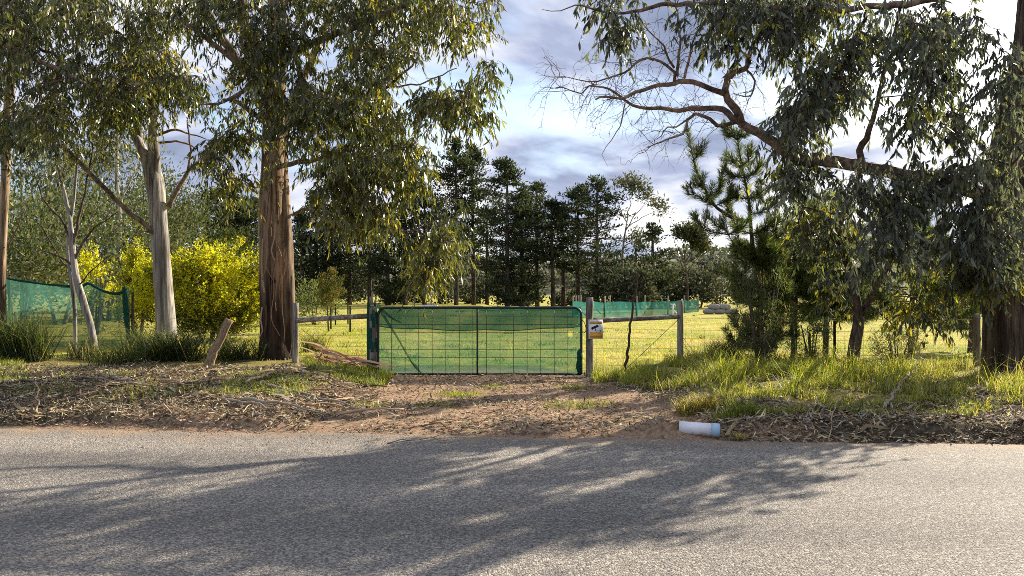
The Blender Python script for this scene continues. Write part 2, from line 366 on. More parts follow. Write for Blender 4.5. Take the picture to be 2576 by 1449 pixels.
# ------------------------------------------------------------------ ground, road
xs = np.concatenate([-np.geomspace(900, 16, 24)[:-1], np.linspace(-16, 16, 400), np.geomspace(16, 900, 24)[1:]])
ys = np.concatenate([[-80, -30, -10, 0, 4], np.linspace(6.6, 16, 175), np.linspace(16, 60, 110)[1:], np.geomspace(60, 1200, 26)[1:]])
GX, GY = np.meshgrid(xs, ys); gx = GX.ravel(); gy = GY.ravel(); gz = hgt(gx, gy)
d_ = gy - edge(gx); dr_ = drive(gx, gy)
patch = fbm(gx * 0.35, gy * 0.35, 40); fine = fbm(gx * 2.2, gy * 2.2, 41)
fieldm = sstep(5.9, 7.2, d_ + (fine - 0.5) * 1.2)
rightg = sstep(2.0, 3.0, gx) * sstep(1.0, 2.2, d_ + (fine - .5)) ; leftg = sstep(-2.0, -2.6, gx) * sstep(3.6, 4.6, d_) * 0.5
grassm = np.clip(np.maximum(fieldm, (rightg + leftg) * sstep(0.35, 0.6, fine + 0.1)), 0, 1) * (1 - 0.9 * dr_ * (1 - fieldm))
litter = (1 - grassm) * (1 - dr_)
mb = MB(); nx = len(xs); ny = len(ys)
ii = np.arange(ny - 1)[:, None] * nx; jj = np.arange(nx - 1)[None, :]
quad = np.stack([ii + jj, ii + jj + 1, ii + nx + jj + 1, ii + nx + jj], -1).reshape(-1, 4)
mb.add(np.stack([gx, gy, gz], 1), None, quad, np.stack([dr_, grassm, litter], 1))
m, nt = newmat('ground'); p, o = principled(nt, 0.95, 0.1)
at = N(nt, 'ShaderNodeAttribute', attribute_name='Col'); sp = N(nt, 'ShaderNodeSeparateColor'); L(nt, at, 'Color', sp, 0)
tcn = N(nt, 'ShaderNodeTexCoord')
nf = N(nt, 'ShaderNodeTexNoise', i_Scale=22.0, i_Detail=8.0, i_Roughness=0.75); L(nt, tcn, 'Object', nf, 'Vector')
nm = N(nt, 'ShaderNodeTexNoise', i_Scale=0.55, i_Detail=6.0, i_Roughness=0.6); L(nt, tcn, 'Object', nm, 'Vector')
vo = N(nt, 'ShaderNodeTexVoronoi', i_Scale=38.0); L(nt, tcn, 'Object', vo, 'Vector')
dirt = ramp(nt, [(0.3, (0.10, 0.06, 0.038)), (0.5, (0.30, 0.20, 0.13)), (0.7, (0.47, 0.35, 0.24))]); L(nt, nf, 'Fac', dirt, 0)
soil = ramp(nt, [(0.3, (0.025, 0.02, 0.014)), (0.52, (0.10, 0.08, 0.054)), (0.72, (0.26, 0.21, 0.14))]); L(nt, nf, 'Fac', soil, 0)
mpg = N(nt, 'ShaderNodeMapping'); mpg.inputs['Scale'].default_value = (1.0, 2.6, 1); L(nt, tcn, 'Object', mpg, 0)
ng = N(nt, 'ShaderNodeTexNoise', i_Scale=1.5, i_Detail=10.0, i_Roughness=0.78); L(nt, mpg, 0, ng, 'Vector')
gr = ramp(nt, [(0.30, (0.07, 0.09, 0.016)), (0.44, (0.19, 0.22, 0.028)), (0.55, (0.32, 0.32, 0.05)), (0.68, (0.44, 0.37, 0.11))]); L(nt, ng, 'Fac', gr, 0)
gstraw = ramp(nt, [(0.3, (0.17, 0.14, 0.03)), (0.5, (0.42, 0.35, 0.09)), (0.7, (0.54, 0.42, 0.18))]); L(nt, ng, 'Fac', gstraw, 0)
ms_ = ramp(nt, [(0.42, (0, 0, 0)), (0.60, (1, 1, 1))]); L(nt, nm, 'Fac', ms_, 0)
gm = mixc(nt); L(nt, ms_, 0, gm, 0); L(nt, gr, 0, gm, 6); L(nt, gstraw, 0, gm, 7)
a1 = mixc(nt); L(nt, sp, 1, a1, 0); L(nt, soil, 0, a1, 6); L(nt, gm, 2, a1, 7)
dm = math_n(nt, 'MULTIPLY'); L(nt, sp, 0, dm, 0); inv = math_n(nt, 'SUBTRACT', a=1.0); L(nt, sp, 1, inv, 1); L(nt, inv, 0, dm, 1)
a2 = mixc(nt); L(nt, dm, 0, a2, 0); L(nt, a1, 2, a2, 6); L(nt, dirt, 0, a2, 7)
nb_ = N(nt, 'ShaderNodeTexNoise', i_Scale=0.33, i_Detail=7.0, i_Roughness=0.7, i_Distortion=0.5); mpb = N(nt, 'ShaderNodeMapping'); mpb.inputs['Location'].default_value = (4.2, 0.6, 0); mpb.inputs['Scale'].default_value = (1, 1.7, 1); L(nt, tcn, 'Object', mpb, 0); L(nt, mpb, 0, nb_, 'Vector')
bare = ramp(nt, [(0.57, (0, 0, 0)), (0.66, (0.85, 0.85, 0.85))]); L(nt, nb_, 'Fac', bare, 0)
a3 = mixc(nt); bm = math_n(nt, 'MULTIPLY'); L(nt, bare, 0, bm, 0); L(nt, sp, 1, bm, 1); L(nt, bm, 0, a3, 0); L(nt, a2, 2, a3, 6); L(nt, dirt, 0, a3, 7)
L(nt, a3, 2, p, 'Base Color')
b = N(nt, 'ShaderNodeBump', i_Strength=0.9, i_Distance=0.03); L(nt, nf, 'Fac', b, 'Height'); L(nt, b, 0, p, 'Normal')
ground = mb.build('ground', m, smooth=True); ground['kind'] = 'structure'

# road: chip seal, ragged far edge
xr = np.concatenate([np.linspace(-80, -16, 30)[:-1], np.linspace(-16, 16, 660), np.linspace(16, 80, 30)[1:]])
rag = (fbm(xr * 1.1, xr * 0 + 3, 60) - 0.5) * 0.34 + (fbm(xr * 7, xr * 0 + 5, 61) - 0.5) * 0.14
ye = edge(xr) + rag
ts = np.array([-13.0, -6, -3, -1.5, -0.7, -0.3, -0.1, 0.0]); rows = []
for t in ts: rows.append(np.stack([xr, ye * (1 if t > -1 else 1) + t if t > -2 else edge(xr) + t, np.full(len(xr), 0.0 if t < -0.05 else -0.012)], 1))
V = np.concatenate(rows); n = len(xr)
ii = np.arange(len(ts) - 1)[:, None] * n; jj = np.arange(n - 1)[None, :]
q = np.stack([ii + jj, ii + jj + 1, ii + n + jj + 1, ii + n + jj], -1).reshape(-1, 4)
mb = MB(); dcol = np.repeat(ts, n); mb.add(V, None, q, np.stack([np.clip(dcol / -2, 0, 1)] * 3, 1))
m, nt = newmat('chip_seal'); p, o = principled(nt, 0.8, 0.35)
tcn = N(nt, 'ShaderNodeTexCoord')
vo = N(nt, 'ShaderNodeTexVoronoi', i_Scale=85.0); L(nt, tcn, 'Object', vo, 'Vector')
cr = ramp(nt, [(0.0, (0.085, 0.078, 0.071)), (0.35, (0.165, 0.152, 0.138)), (0.7, (0.245, 0.226, 0.203)), (1.0, (0.40, 0.37, 0.325))])
sc_ = N(nt, 'ShaderNodeSeparateColor'); L(nt, vo, 'Color', sc_, 0); L(nt, sc_, 0, cr, 0)
nz = N(nt, 'ShaderNodeTexNoise', i_Scale=0.7, i_Detail=7.0, i_Roughness=0.65)
mpr = N(nt, 'ShaderNodeMapping'); mpr.inputs['Scale'].default_value = (0.22, 1.5, 1); mpr.inputs['Rotation'].default_value = (0, 0, math.radians(4.7)); L(nt, tcn, 'Object', mpr, 0); L(nt, mpr, 0, nz, 'Vector')
wr = ramp(nt, [(0.28, (0.66, 0.65, 0.66)), (0.5, (0.98, 0.97, 0.95)), (0.72, (1.30, 1.26, 1.20))]); L(nt, nz, 'Fac', wr, 0)
nq = N(nt, 'ShaderNodeTexNoise', i_Scale=40.0, i_Detail=4.0, i_Roughness=0.7); L(nt, tcn, 'Object', nq, 'Vector')
wq = ramp(nt, [(0.32, (0.70, 0.70, 0.70)), (0.68, (1.24, 1.24, 1.24))]); L(nt, nq, 'Fac', wq, 0)
c1 = mixc(nt, 'MULTIPLY', 1.0); L(nt, cr, 0, c1, 6); L(nt, wr, 0, c1, 7)
rotm = N(nt, 'ShaderNodeMapping'); rotm.inputs['Rotation'].default_value = (0, 0, math.radians(4.7)); L(nt, tcn, 'Object', rotm, 0); sy_n = N(nt, 'ShaderNodeSeparateXYZ'); L(nt, rotm, 0, sy_n, 0)
wob_ = math_n(nt, 'MULTIPLY_ADD', b=0.5); L(nt, nz, 'Fac', wob_, 0); L(nt, sy_n, 1, wob_, 2); trk = math_n(nt, 'MULTIPLY', b=4.0); L(nt, wob_, 0, trk, 0); trs = math_n(nt, 'SINE'); L(nt, trk, 0, trs, 0)
trr = ramp(nt, [(0.0, (1.16, 1.15, 1.13)), (1.0, (0.80, 0.80, 0.81))]); tm_ = N(nt, 'ShaderNodeMapRange'); tm_.inputs[1].default_value = -1; L(nt, trs, 0, tm_, 0); L(nt, tm_, 0, trr, 0)
c1b = mixc(nt, 'MULTIPLY', 1.0); L(nt, c1, 2, c1b, 6); L(nt, trr, 0, c1b, 7)
c2 = mixc(nt, 'MULTIPLY', 1.0); L(nt, c1b, 2, c2, 6); L(nt, wq, 0, c2, 7)
at = N(nt, 'ShaderNodeAttribute', attribute_name='Col'); nd = N(nt, 'ShaderNodeTexNoise', i_Scale=1.4, i_Detail=7.0, i_Roughness=0.7); L(nt, tcn, 'Object', nd, 'Vector')
ad = math_n(nt, 'ADD'); sa = N(nt, 'ShaderNodeSeparateColor'); L(nt, at, 'Color', sa, 0); L(nt, sa, 0, ad, 0); L(nt, nd, 'Fac', ad, 1)
dr = ramp(nt, [(0.47, (0.8, 0.8, 0.8)), (0.76, (0, 0, 0))]); L(nt, ad, 0, dr, 0)
dirtc = ramp(nt, [(0.35, (0.22, 0.15, 0.095)), (0.65, (0.44, 0.33, 0.22))]); L(nt, nq, 'Fac', dirtc, 0)
c3 = mixc(nt); L(nt, dr, 0, c3, 0); L(nt, c2, 2, c3, 6); L(nt, dirtc, 0, c3, 7); L(nt, c3, 2, p, 'Base Color')
b = N(nt, 'ShaderNodeBump', i_Strength=0.75, i_Distance=0.012); L(nt, vo, 'Distance', b, 'Height'); b.invert = True
b2 = N(nt, 'ShaderNodeBump', i_Strength=0.5, i_Distance=0.015); L(nt, nq, 'Fac', b2, 'Height'); L(nt, b, 0, b2, 'Normal'); L(nt, b2, 0, p, 'Normal')
road = mb.build('road', m); road['kind'] = 'structure'

# far wooded hills
hx = np.linspace(-900, 900, 220); rowsv = []
prof = 15 + 15 * fbm(hx / 160.0 + 7, hx * 0, 70, 4)
for k, (yy, f) in enumerate([(330, -0.05), (380, 0.35), (430, 0.75), (480, 1.0), (560, 1.1)]):
    rowsv.append(np.stack([hx, yy + 20 * fbm(hx / 60, hx * 0 + k, 71), prof * f + 3 * (fbm(hx / 14, hx * 0 + k * 7, 72) - .5) * (f > 0)], 1))
V = np.concatenate(rowsv); n = len(hx); ii = np.arange(4)[:, None] * n; jj = np.arange(n - 1)[None, :]
mb = MB(); mb.add(V, None, np.stack([ii + jj, ii + jj + 1, ii + n + jj + 1, ii + n + jj], -1).reshape(-1, 4), (0.20, 0.20, 0.13))
hills = mb.build('hills', mat_vcol('hill_pasture', 0.95, 0.05, 0.03, 0.5), smooth=True); hills['kind'] = 'structure'
mb = MB(); nT = 2200; tx = R.uniform(-420, 420, nT); tf = R.uniform(0.15, 1.0, nT); keep = fbm(tx / 40, tf * 4, 75) > 0.47
tx, tf = tx[keep], tf[keep]; ty = 345 + tf * 140; tz = np.interp(tx, hx, prof) * np.interp(ty, [340, 390, 440, 490], [0, .35, .75, 1.0])
for i in range(len(tx)):
    n = 22; d = unit(R.normal(size=(n, 3))); rr = R.uniform(3, 5.5)
    base = np.array([tx[i], ty[i], tz[i] + rr * 0.7]) + d * np.array([rr, rr, rr * 0.8]) * 0.55
    leaves(mb, base, d + R.normal(0, .5, (n, 3)), R.uniform(1.8, 3.2, n), R.uniform(1.6, 2.6, n), palette(n, [(0.12, 0.13, 0.11), (0.16, 0.165, 0.14), (0.08, 0.09, 0.08)], R), R, kite=True)
fw = mb.build('hillside_woodland', M_FAR); fw['kind'] = 'stuff'; fw['label'] = 'grey green woodland on the distant hillside'; fw['category'] = 'woodland'

# ------------------------------------------------------------------ trees
def grow(anchor, targets, rng, maxd=9.0):
    """greedy nearest joining of clump centres to the skeleton; returns segments p0,p1 and load"""
    nodes = list(anchor); nodes = np.array(nodes); T = np.array(targets); na = len(nodes)
    par = np.full(len(T), -1); rem = np.ones(len(T), bool)
    D = np.linalg.norm(T[:, None, :] - nodes[None, :, :], axis=2); best = D.argmin(1); bd = D.min(1)
    order = []
    for _ in range(len(T)):
        bb = np.where(rem, bd, 1e9); k = int(bb.argmin()); rem[k] = False; order.append(k); par[k] = best[k]
        dk = np.linalg.norm(T - T[k], axis=1) * 1.18; u = rem & (dk < bd); bd[u] = dk[u]; best[u] = na + k
    load = np.ones(len(T))
    for k in reversed(order):
        if par[k] >= na: load[par[k] - na] += load[k]
    allp = np.vstack([nodes, T]); return allp[par], T, load

def curved_twigs(mb, p0, p1, r0, r1, rng, bow=0.12, col=(0.12, 0.085, 0.065), seg=4):
    n = len(p0); ln = np.linalg.norm(p1 - p0, axis=1, keepdims=True)
    off = rng.normal(size=(n, 3)) * bow * ln; off[:, 2] += 0.10 * ln[:, 0]
    prev = p0; pr = r0
    for k in range(1, seg + 1):
        t = k / seg; q = p0 * (1 - t) + p1 * t + off * 4 * t * (1 - t) * 0.5
        if k < seg: q = q + rng.normal(size=(n, 3)) * 0.03 * ln
        rr = r0 * (1 - t) + r1 * t
        prisms(mb, prev, q, pr, rr, col); prev, pr = q, rr

def sprays(twig, leaf, C, rng, m=6, k=9, Ls=(0.3, 0.6), droop=0.8, ll=(0.12, 0.19), lw=(0.02, 0.034), cols=None, cw=None, down=1.05, jit=0.3, spread=0.40, up=0.15, kite=False, tcol=(0.12, 0.085, 0.06), jcol=0.3, tr=0.0035):
    n = len(C); s = np.repeat(C, m, 0) + rng.normal(0, 0.10, (n * m, 3)); d = unit(rng.normal(size=(n * m, 3)) * [1, 1, 0.55] + [0, 0, up])
    Ln = rng.uniform(*Ls, (n * m, 1)); cidx = rng.choice(len(cols), n, p=cw); cid = np.repeat(cidx, m)
    g = np.array([[0, 0, -1.0]])
    def pt(t): return s + d * Ln * t + g * Ln * droop * t * t
    if twig is not None:
        pv = s
        for t in (0.4, 0.75, 1.0):
            q = pt(t); prisms(twig, pv, q, tr * (1.3 - t * 0.6), tr * (1.0 - t * 0.5), tcol); pv = q
    t = rng.uniform(0.15, 1.0, (n * m, k, 1)); B = s[:, None] + d[:, None] * Ln[:, None] * t + g * Ln[:, None] * droop * t * t
    tan = d[:, None] + g * 2 * droop * t
    dv = unit(unit(tan) * 0.45 + g[None] * down + rng.normal(size=(n * m, k, 3)) * spread)
    B = B.reshape(-1, 3); dv = dv.reshape(-1, 3); nn = len(B)
    swap = rng.random(nn) < 0.25; ci = np.repeat(cid, k); ci[swap] = rng.choice(len(cols), swap.sum(), p=cw)
    leaves(leaf, B, dv, rng.uniform(*ll, nn), rng.uniform(*lw, nn), palette(nn, cols, rng, jcol, idx=ci), rng, kite=kite)

def skeleton_pts(paths, step=0.25, skip=0.0):
    out_ = []
    for p in paths:
        s = smooth_path(np.array(p, float)[:, :3], step); out_.append(s[int(len(s) * skip):])
    return np.vstack(out_)

def crown_points(polys, rng):
    pts = []
    for i, (poly, (y0, y1), n, hole) in enumerate(polys):
        s = sample_poly(poly, n, rng, hole, 70.0, 100 + i); cc_ = np.mean(np.array(poly, float), 0); s = cc_ + (s - cc_) * 0.94 - [0, 20 if y1 < 40 else 0]; Y = rng.triangular(y0, (y0 + y1) / 2, y1, len(s))
        pts.append(np.stack([(s[:, 0] - CX) / F * Y, Y, CH - (s[:, 1] - HZ) / F * Y], 1))
    return np.vstack(pts)

def bare_twigs(mb, paths, rng, n, ln=(0.25, 0.65), r=0.0062, col=(0.10, 0.075, 0.06), downb=0.0):
    p = []; t = []
    for q_ in paths:
        s_ = smooth_path(np.array(q_, float)[:, :3], 0.05); tt = unit(np.gradient(s_, axis=0)); w = max(2, int(n * len(s_) / 900.0))
        k = rng.integers(int(len(s_) * .15), len(s_), w); p.append(s_[k]); t.append(tt[k])
    p = np.vstack(p); t = np.vstack(t)
    for lev in range(3):
        m_ = len(p); d = unit(t * 0.7 + rng.normal(size=(m_, 3)) * [0.7, 0.6, 0.75] + [0, 0, -0.08]); Ln = rng.uniform(*ln, (m_, 1)) * (0.62 ** lev); bend = rng.normal(size=(m_, 3)) * 0.22 + [0, 0, -0.16]
        rr = r * 0.66 ** lev; nodes = [p]
        for u in (0.25, 0.5, 0.75, 1.0): nodes.append(p + d * Ln * u + bend * Ln * u * u + rng.normal(size=(m_, 3)) * 0.018 * (u < 1))
        for a_ in range(4): prisms(mb, nodes[a_], nodes[a_ + 1], rr * (1 - .17 * a_), rr * (1 - .17 * (a_ + 1)), col)
        nt_ = unit(nodes[4] - nodes[2]); p = np.vstack([nodes[2], nodes[3], nodes[4]]); t = np.vstack([nt_, nt_, nt_]); k = rng.permutation(len(p))[:int(m_ * 1.6)]; p, t = p[k], t[k]

def base_of(path): b = np.array(path[0][:3], float); return (b[0], b[1], hz(b[0], b[1]))

OLIVE = [(0.030, 0.044, 0.016), (0.075, 0.092, 0.024), (0.15, 0.165, 0.034), (0.28, 0.25, 0.038), (0.14, 0.15, 0.095)]
OLW = [0.30, 0.33, 0.20, 0.08, 0.09]
GREY = [(0.07, 0.082, 0.066), (0.125, 0.138, 0.115), (0.19, 0.20, 0.17), (0.24, 0.24, 0.045), (0.032, 0.037, 0.032)]
GRW = [0.30, 0.32, 0.16, 0.05, 0.17]

def gum(name, label, trunks, limbs, polys, rng, bark, limb_mat, leafmat, cols, cw, ll=(0.08, 0.19), lw=(0.018, 0.040), m=6, k=9, droop=0.7, sides=18, wob=0.10, ridge=0.05, Ls=(0.25, 0.5), extra=None, twigs=0, twigpaths=None, twcol=(0.11, 0.08, 0.06)):
    """trunks / limbs: lists of (px, py, Y, r)"""
    tw = [[(*P(a, b, c), r) for (a, b, c, r) in t] for t in trunks]; lw_ = [[(*P(a, b, c), r) for (a, b, c, r) in t] for t in limbs]
    bx = base_of(tw[0]); root = thing(name, label, 'tree', bx)
    for i, t in enumerate(tw):
        t = np.array(t)
        if i == 0 or abs(t[0, 2]) < 0.6: t[0, 2] = hz(t[0, 0], t[0, 1]) - 0.08
        tm = MB(); flare = t[:, 3].copy()
        tube(tm, t[:, :3], flare, sides, 0.10, wob, ridge, seed=i * 7 + len(name))
        tm.build('trunk', bark, root, smooth=True)
    for i, t in enumerate(lw_):
        t = np.array(t); tm = MB(); tube(tm, t[:, :3], t[:, 3], 8, 0.10, 0.15, 0.05, seed=i * 3 + 1, kink=0.012); tm.build('limb', limb_mat, root, smooth=True)
    T = crown_points(polys, rng); anchors = skeleton_pts(tw, 0.3, 0.35)
    if lw_: anchors = np.vstack([anchors, skeleton_pts(lw_, 0.25)])
    p0, p1, load = grow(anchors, T, rng)
    twm = MB(); r1 = 0.0035 * np.sqrt(load) + 0.001; curved_twigs(twm, p0, p1, np.minimum(r1 * 1.25, 0.035), np.minimum(r1, 0.03), rng, col=twcol)
    lf = MB(); sprays(twm, lf, T, rng, m, k, Ls, droop, ll, lw, cols, cw, tcol=twcol)
    if twigs: bare_twigs(twm, [np.array(t) for t in (lw_ if twigpaths is None else [lw_[i] for i in twigpaths])], rng, twigs)
    if extra: extra(root)
    twm.build('twigs', M_TWIG, root, kind='stuff'); cr_ = lf.build('crown', leafmat, root, kind='stuff')
    return root

# --- big two-stemmed gum left of the gate
YB = 14.9
def extraB(root):
    r = np.random.default_rng(5); root = [c_ for c_ in root.children if c_.name.startswith('trunk')][0]
    mb = MB(); c = P(683, 706, YB - 0.245); t = np.linspace(0, 2 * np.pi, 14, endpoint=False)
    ring = np.stack([np.cos(t) * 0.075, np.zeros(14), np.sin(t) * 0.055], 1) * r.uniform(0.8, 1.2, (14, 1))
    mb.add(np.vstack([c + ring, c + ring * 0.8 + [0, -0.03, 0], c + ring * 0.35 + [0, 0.01, 0], [c + [0, 0.02, 0]]]),
           [[28 + i, 28 + (i + 1) % 14, 42] for i in range(14)], [[a * 14 + i, a * 14 + (i + 1) % 14, (a + 1) * 14 + (i + 1) % 14, (a + 1) * 14 + i] for a in (0, 1) for i in range(14)], (0.02, 0.013, 0.01))
    mb.build('knot', M_TWIG, root, smooth=True)
    for i in range(26):                      # hanging strips of shed bark
        a = r.uniform(-2.9, -0.1); x0 = r.uniform(668, 740); y0 = r.uniform(380, 800); ln = r.uniform(0.5, 1.6)
        rr = 0.20 if x0 < 705 else 0.15; cx = 688 if x0 < 705 else 724
        b0 = P(x0, y0, YB); b0[1] = YB - math.sqrt(max(0.0, 0.30 ** 2 - (b0[0] - P(700, y0, YB)[0]) ** 2 * 0.75)) - 0.01
        pts = [b0, b0 + [r.normal(0, .02), -0.02, -ln * 0.4], b0 + [r.normal(0, .05), -0.04 - r.uniform(0, .05), -ln * 0.75], b0 + [r.normal(0, .09), -0.03 - r.uniform(0, .08), -ln]]
        if pts[-1][2] < 0.05: continue
        s = smooth_path(np.array(pts), 0.08); w = r.uniform(0.012, 0.04); cc = palette(1, [(0.22, 0.13, 0.075), (0.09, 0.055, 0.035), (0.36, 0.25, 0.16)], r)[0]
        nn = len(s); tw_ = np.stack([np.cos(np.linspace(0, r.uniform(-2, 2), nn)), np.sin(np.linspace(0, r.uniform(-2, 2), nn)), np.zeros(nn)], 1)
        v = np.vstack([s - tw_ * w / 2, s + tw_ * w / 2]); q = [[j, j + 1, nn + j + 1, nn + j] for j in range(nn - 1)]
        m_ = MB(); m_.add(v, None, q, cc); m_.build('bark_strip', M_TWIG, root)
gum('gum_tree', 'large tan gum tree with twin trunks beside the left gate fence', 
    trunks=[[(696, 932, YB, .36), (692, 860, YB, .285), (688, 760, YB, .255), (684, 640, YB, .245), (682, 520, YB, .225), (686, 400, YB, .215), (690, 280, YB, .20), (694, 120, YB - .2, .18), (700, -60, YB - .3, .16), (720, -330, YB - .4, .10)],
            [(718, 928, YB + .06, .22), (719, 850, YB + .06, .19), (718, 720, YB + .06, .17), (715, 600, YB + .08, .155), (711, 500, YB + .1, .14), (708, 420, YB + .16, .12), (716, 330, YB + .4, .10), (760, 200, YB + .8, .08), (820, 60, YB + 1.0, .06), (860, -60, YB + 1.2, .05)]],
    limbs=[[(672, 250, YB - .05, .12), (640, 140, YB - .2, .125), (615, 60, YB - .3, .12), (594, -40, YB - .4, .11), (570, -220, YB - .4, .07)],
           [(668, 235, YB, .11), (610, 165, YB + .2, .10), (555, 90, YB + .3, .085), (500, 0, YB + .4, .075), (460, -100, YB + .4, .05)],
           [(665, 225, YB - .1, .06), (607, 165, YB - .5, .055), (540, 110, YB - .8, .045), (452, 48, YB - 1.1, .03)],
           [(684, 330, YB - .1, .06), (640, 285, YB - .4, .05), (600, 256, YB - .6, .035), (560, 250, YB - .8, .02)],
           [(680, 205, YB, .07), (640, 210, YB - .5, .05), (563, 255, YB - .9, .028), (500, 262, YB - 1.2, .014)],
           [(700, 150, YB - .2, .09), (780, 110, YB - .7, .075), (870, 75, YB - 1.1, .06), (967, 33, YB - 1.5, .045), (1080, -10, YB - 1.8, .03)],
           [(694, 330, YB, .06), (800, 290, YB - .6, .045), (900, 250, YB - 1.0, .035), (975, 215, YB - 1.2, .028), (1056, 140, YB - 1.4, .015)],
           [(975, 215, YB - 1.2, .02), (1060, 210, YB - 1.4, .014), (1150, 170, YB - 1.6, .008)],
           [(738, 540, YB + .15, .035), (780, 528, YB - .1, .03), (810, 545, YB - .4, .026), (900, 570, YB - .9, .022), (1000, 585, YB - 1.3, .018), (1090, 560, YB - 1.5, .010)],
           [(700, 420, YB - .1, .05), (800, 400, YB - .6, .04), (900, 390, YB - 1.0, .03), (1000, 400, YB - 1.3, .018)]],
    polys=[([(700, -60), (1230, -60), (1250, 60), (1290, 150), (1270, 220), (1225, 240), (1150, 190), (1040, 165), (960, 230), (1000, 320), (1075, 350), (1085, 440), (1050, 480), (1000, 500), (900, 470), (760, 440), (700, 330)], (YB - 3.0, YB + 1.2), 370, 0.45),
           ([(1040, 190), (1150, 180), (1228, 220), (1220, 300), (1180, 345), (1130, 300), (1050, 330)], (YB - 2.8, YB - .8), 44, 0.40),
           ([(765, 420), (1080, 420), (1045, 490), (1005, 540), (990, 620), (900, 645), (850, 620), (800, 540)], (YB - 2.4, YB + .3), 104, 0.45),
           ([(1060, 480), (1135, 455), (1165, 560), (1145, 640), (1105, 720), (1050, 715), (1015, 650), (1000, 605), (1080, 600), (1090, 520)], (YB - 2.4, YB - .9), 42, 0.38),
           ([(620, -20), (780, -20), (790, 330), (740, 400), (650, 360)], (YB - 1.7, YB - .5), 50, 0.40),
           ([(470, -60), (700, -60), (690, 300), (640, 330), (560, 260), (500, 200)], (YB - 2.0, YB + 1.0), 84, 0.44),
           ([(495, 390), (560, 340), (650, 300), (655, 480), (625, 550), (580, 520), (530, 480)], (YB - 1.4, YB + 1.0), 40, 0.44),
           ([(560, -420), (1150, -420), (1250, -60), (480, -60)], (YB - 3, YB + 2), 90, 0.40)],
    rng=np.random.default_rng(11), bark=M_BARK_B, limb_mat=M_BARK_L, leafmat=M_LEAF, cols=OLIVE, cw=OLW, extra=extraB, m=6, k=11)

# --- pale gum at left
YA = 16.8
gum('gum_tree', 'pale grey gum tree standing in strappy tussocks beside the yellow wattle',
    trunks=[[(424, 900, YA, .27), (420, 850, YA, .215), (413, 740, YA, .195), (404, 620, YA, .185), (396, 520, YA, .18), (384, 440, YA, .185), (362, 385, YA, .11), (335, 330, YA + .1, .085), (315, 260, YA + .2, .07), (300, 120, YA + .3, .05)],
            [(392, 470, YA, .10), (388, 400, YA - .05, .12), (384, 330, YA - .05, .11), (386, 200, YA, .10), (380, 50, YA, .085), (376, -120, YA, .06)],
            [(382, 450, YA + .1, .08), (352, 350, YA + .1, .06), (340, 250, YA + .1, .05), (330, 120, YA, .04)]],
    limbs=[[(424, 520, YA, .06), (450, 470, YA, .05), (485, 420, YA + .1, .042), (530, 385, YA + .2, .032), (565, 335, YA + .3, .02)],
           [(470, 440, YA + .05, .03), (478, 380, YA, .022), (470, 300, YA, .014)],
           [(395, 592, YA - .1, .055), (300, 508, YA - .5, .05), (190, 400, YA - 1.0, .04), (150, 350, YA - 1.2, .03)],
           [(395, 340, YA, .035), (440, 325, YA + .1, .028), (480, 335, YA + .3, .018), (520, 350, YA + .5, .01)],
           [(390, 360, YA, .03), (450, 355, YA + .3, .024), (490, 375, YA + .4, .014)]],
    polys=[([(200, -60), (480, -60), (480, 200), (450, 290), (420, 320), (330, 330), (240, 330), (200, 200)], (YA - 3.2, YA + 1.0), 250, 0.40),
           ([(300, 150), (450, 150), (440, 300), (330, 310)], (YA - 1.6, YA - .4), 22, 0.38),
           ([(430, 180), (560, 230), (620, 330), (560, 300), (450, 300)], (YA - 1, YA + 1), 22, 0.42),
           ([(200, -380), (480, -380), (500, -60), (180, -60)], (YA - 3, YA + 2), 45, 0.40)],
    rng=np.random.default_rng(12), bark=M_BARK_A, limb_mat=M_BARK_L, leafmat=M_LEAF, cols=OLIVE, cw=[0.36, 0.32, 0.14, 0.05, 0.13], m=6, k=10)

# --- left edge gum, brown trunk
gum('gum_tree', 'slender brown gum trunk at the end of the green shade cloth',
    trunks=[[(2, 830, 17.2, .12), (2, 700, 17.2, .10), (6, 560, 17.2, .10), (12, 460, 17.2, .09), (18, 300, 17.2, .10), (30, 100, 17.2, .08), (40, -100, 17.2, .06)]],
    limbs=[[(-60, 70, 14.0, .05), (0, 105, 13.8, .045), (80, 145, 13.6, .042), (160, 180, 13.4, .036), (210, 205, 13.2, .02)],
           [(20, 300, 17.2, .04), (100, 330, 16.6, .03), (180, 330, 16, .015)], [(20, 620, 17.2, .02), (50, 560, 17, .015), (70, 500, 17, .008)]],
    polys=[([(-120, -60), (210, -60), (220, 320), (180, 400), (90, 430), (-100, 470)], (12.2, 17.5), 300, 0.37),
           ([(-200, -350), (210, -350), (210, -60), (-200, -60)], (13, 18), 40, 0.4)],
    rng=np.random.default_rng(13), bark=M_BARK_B, limb_mat=M_BARK_L, leafmat=M_LEAF, cols=OLIVE, cw=[0.30, 0.30, 0.16, 0.07, 0.17], m=6, k=10)

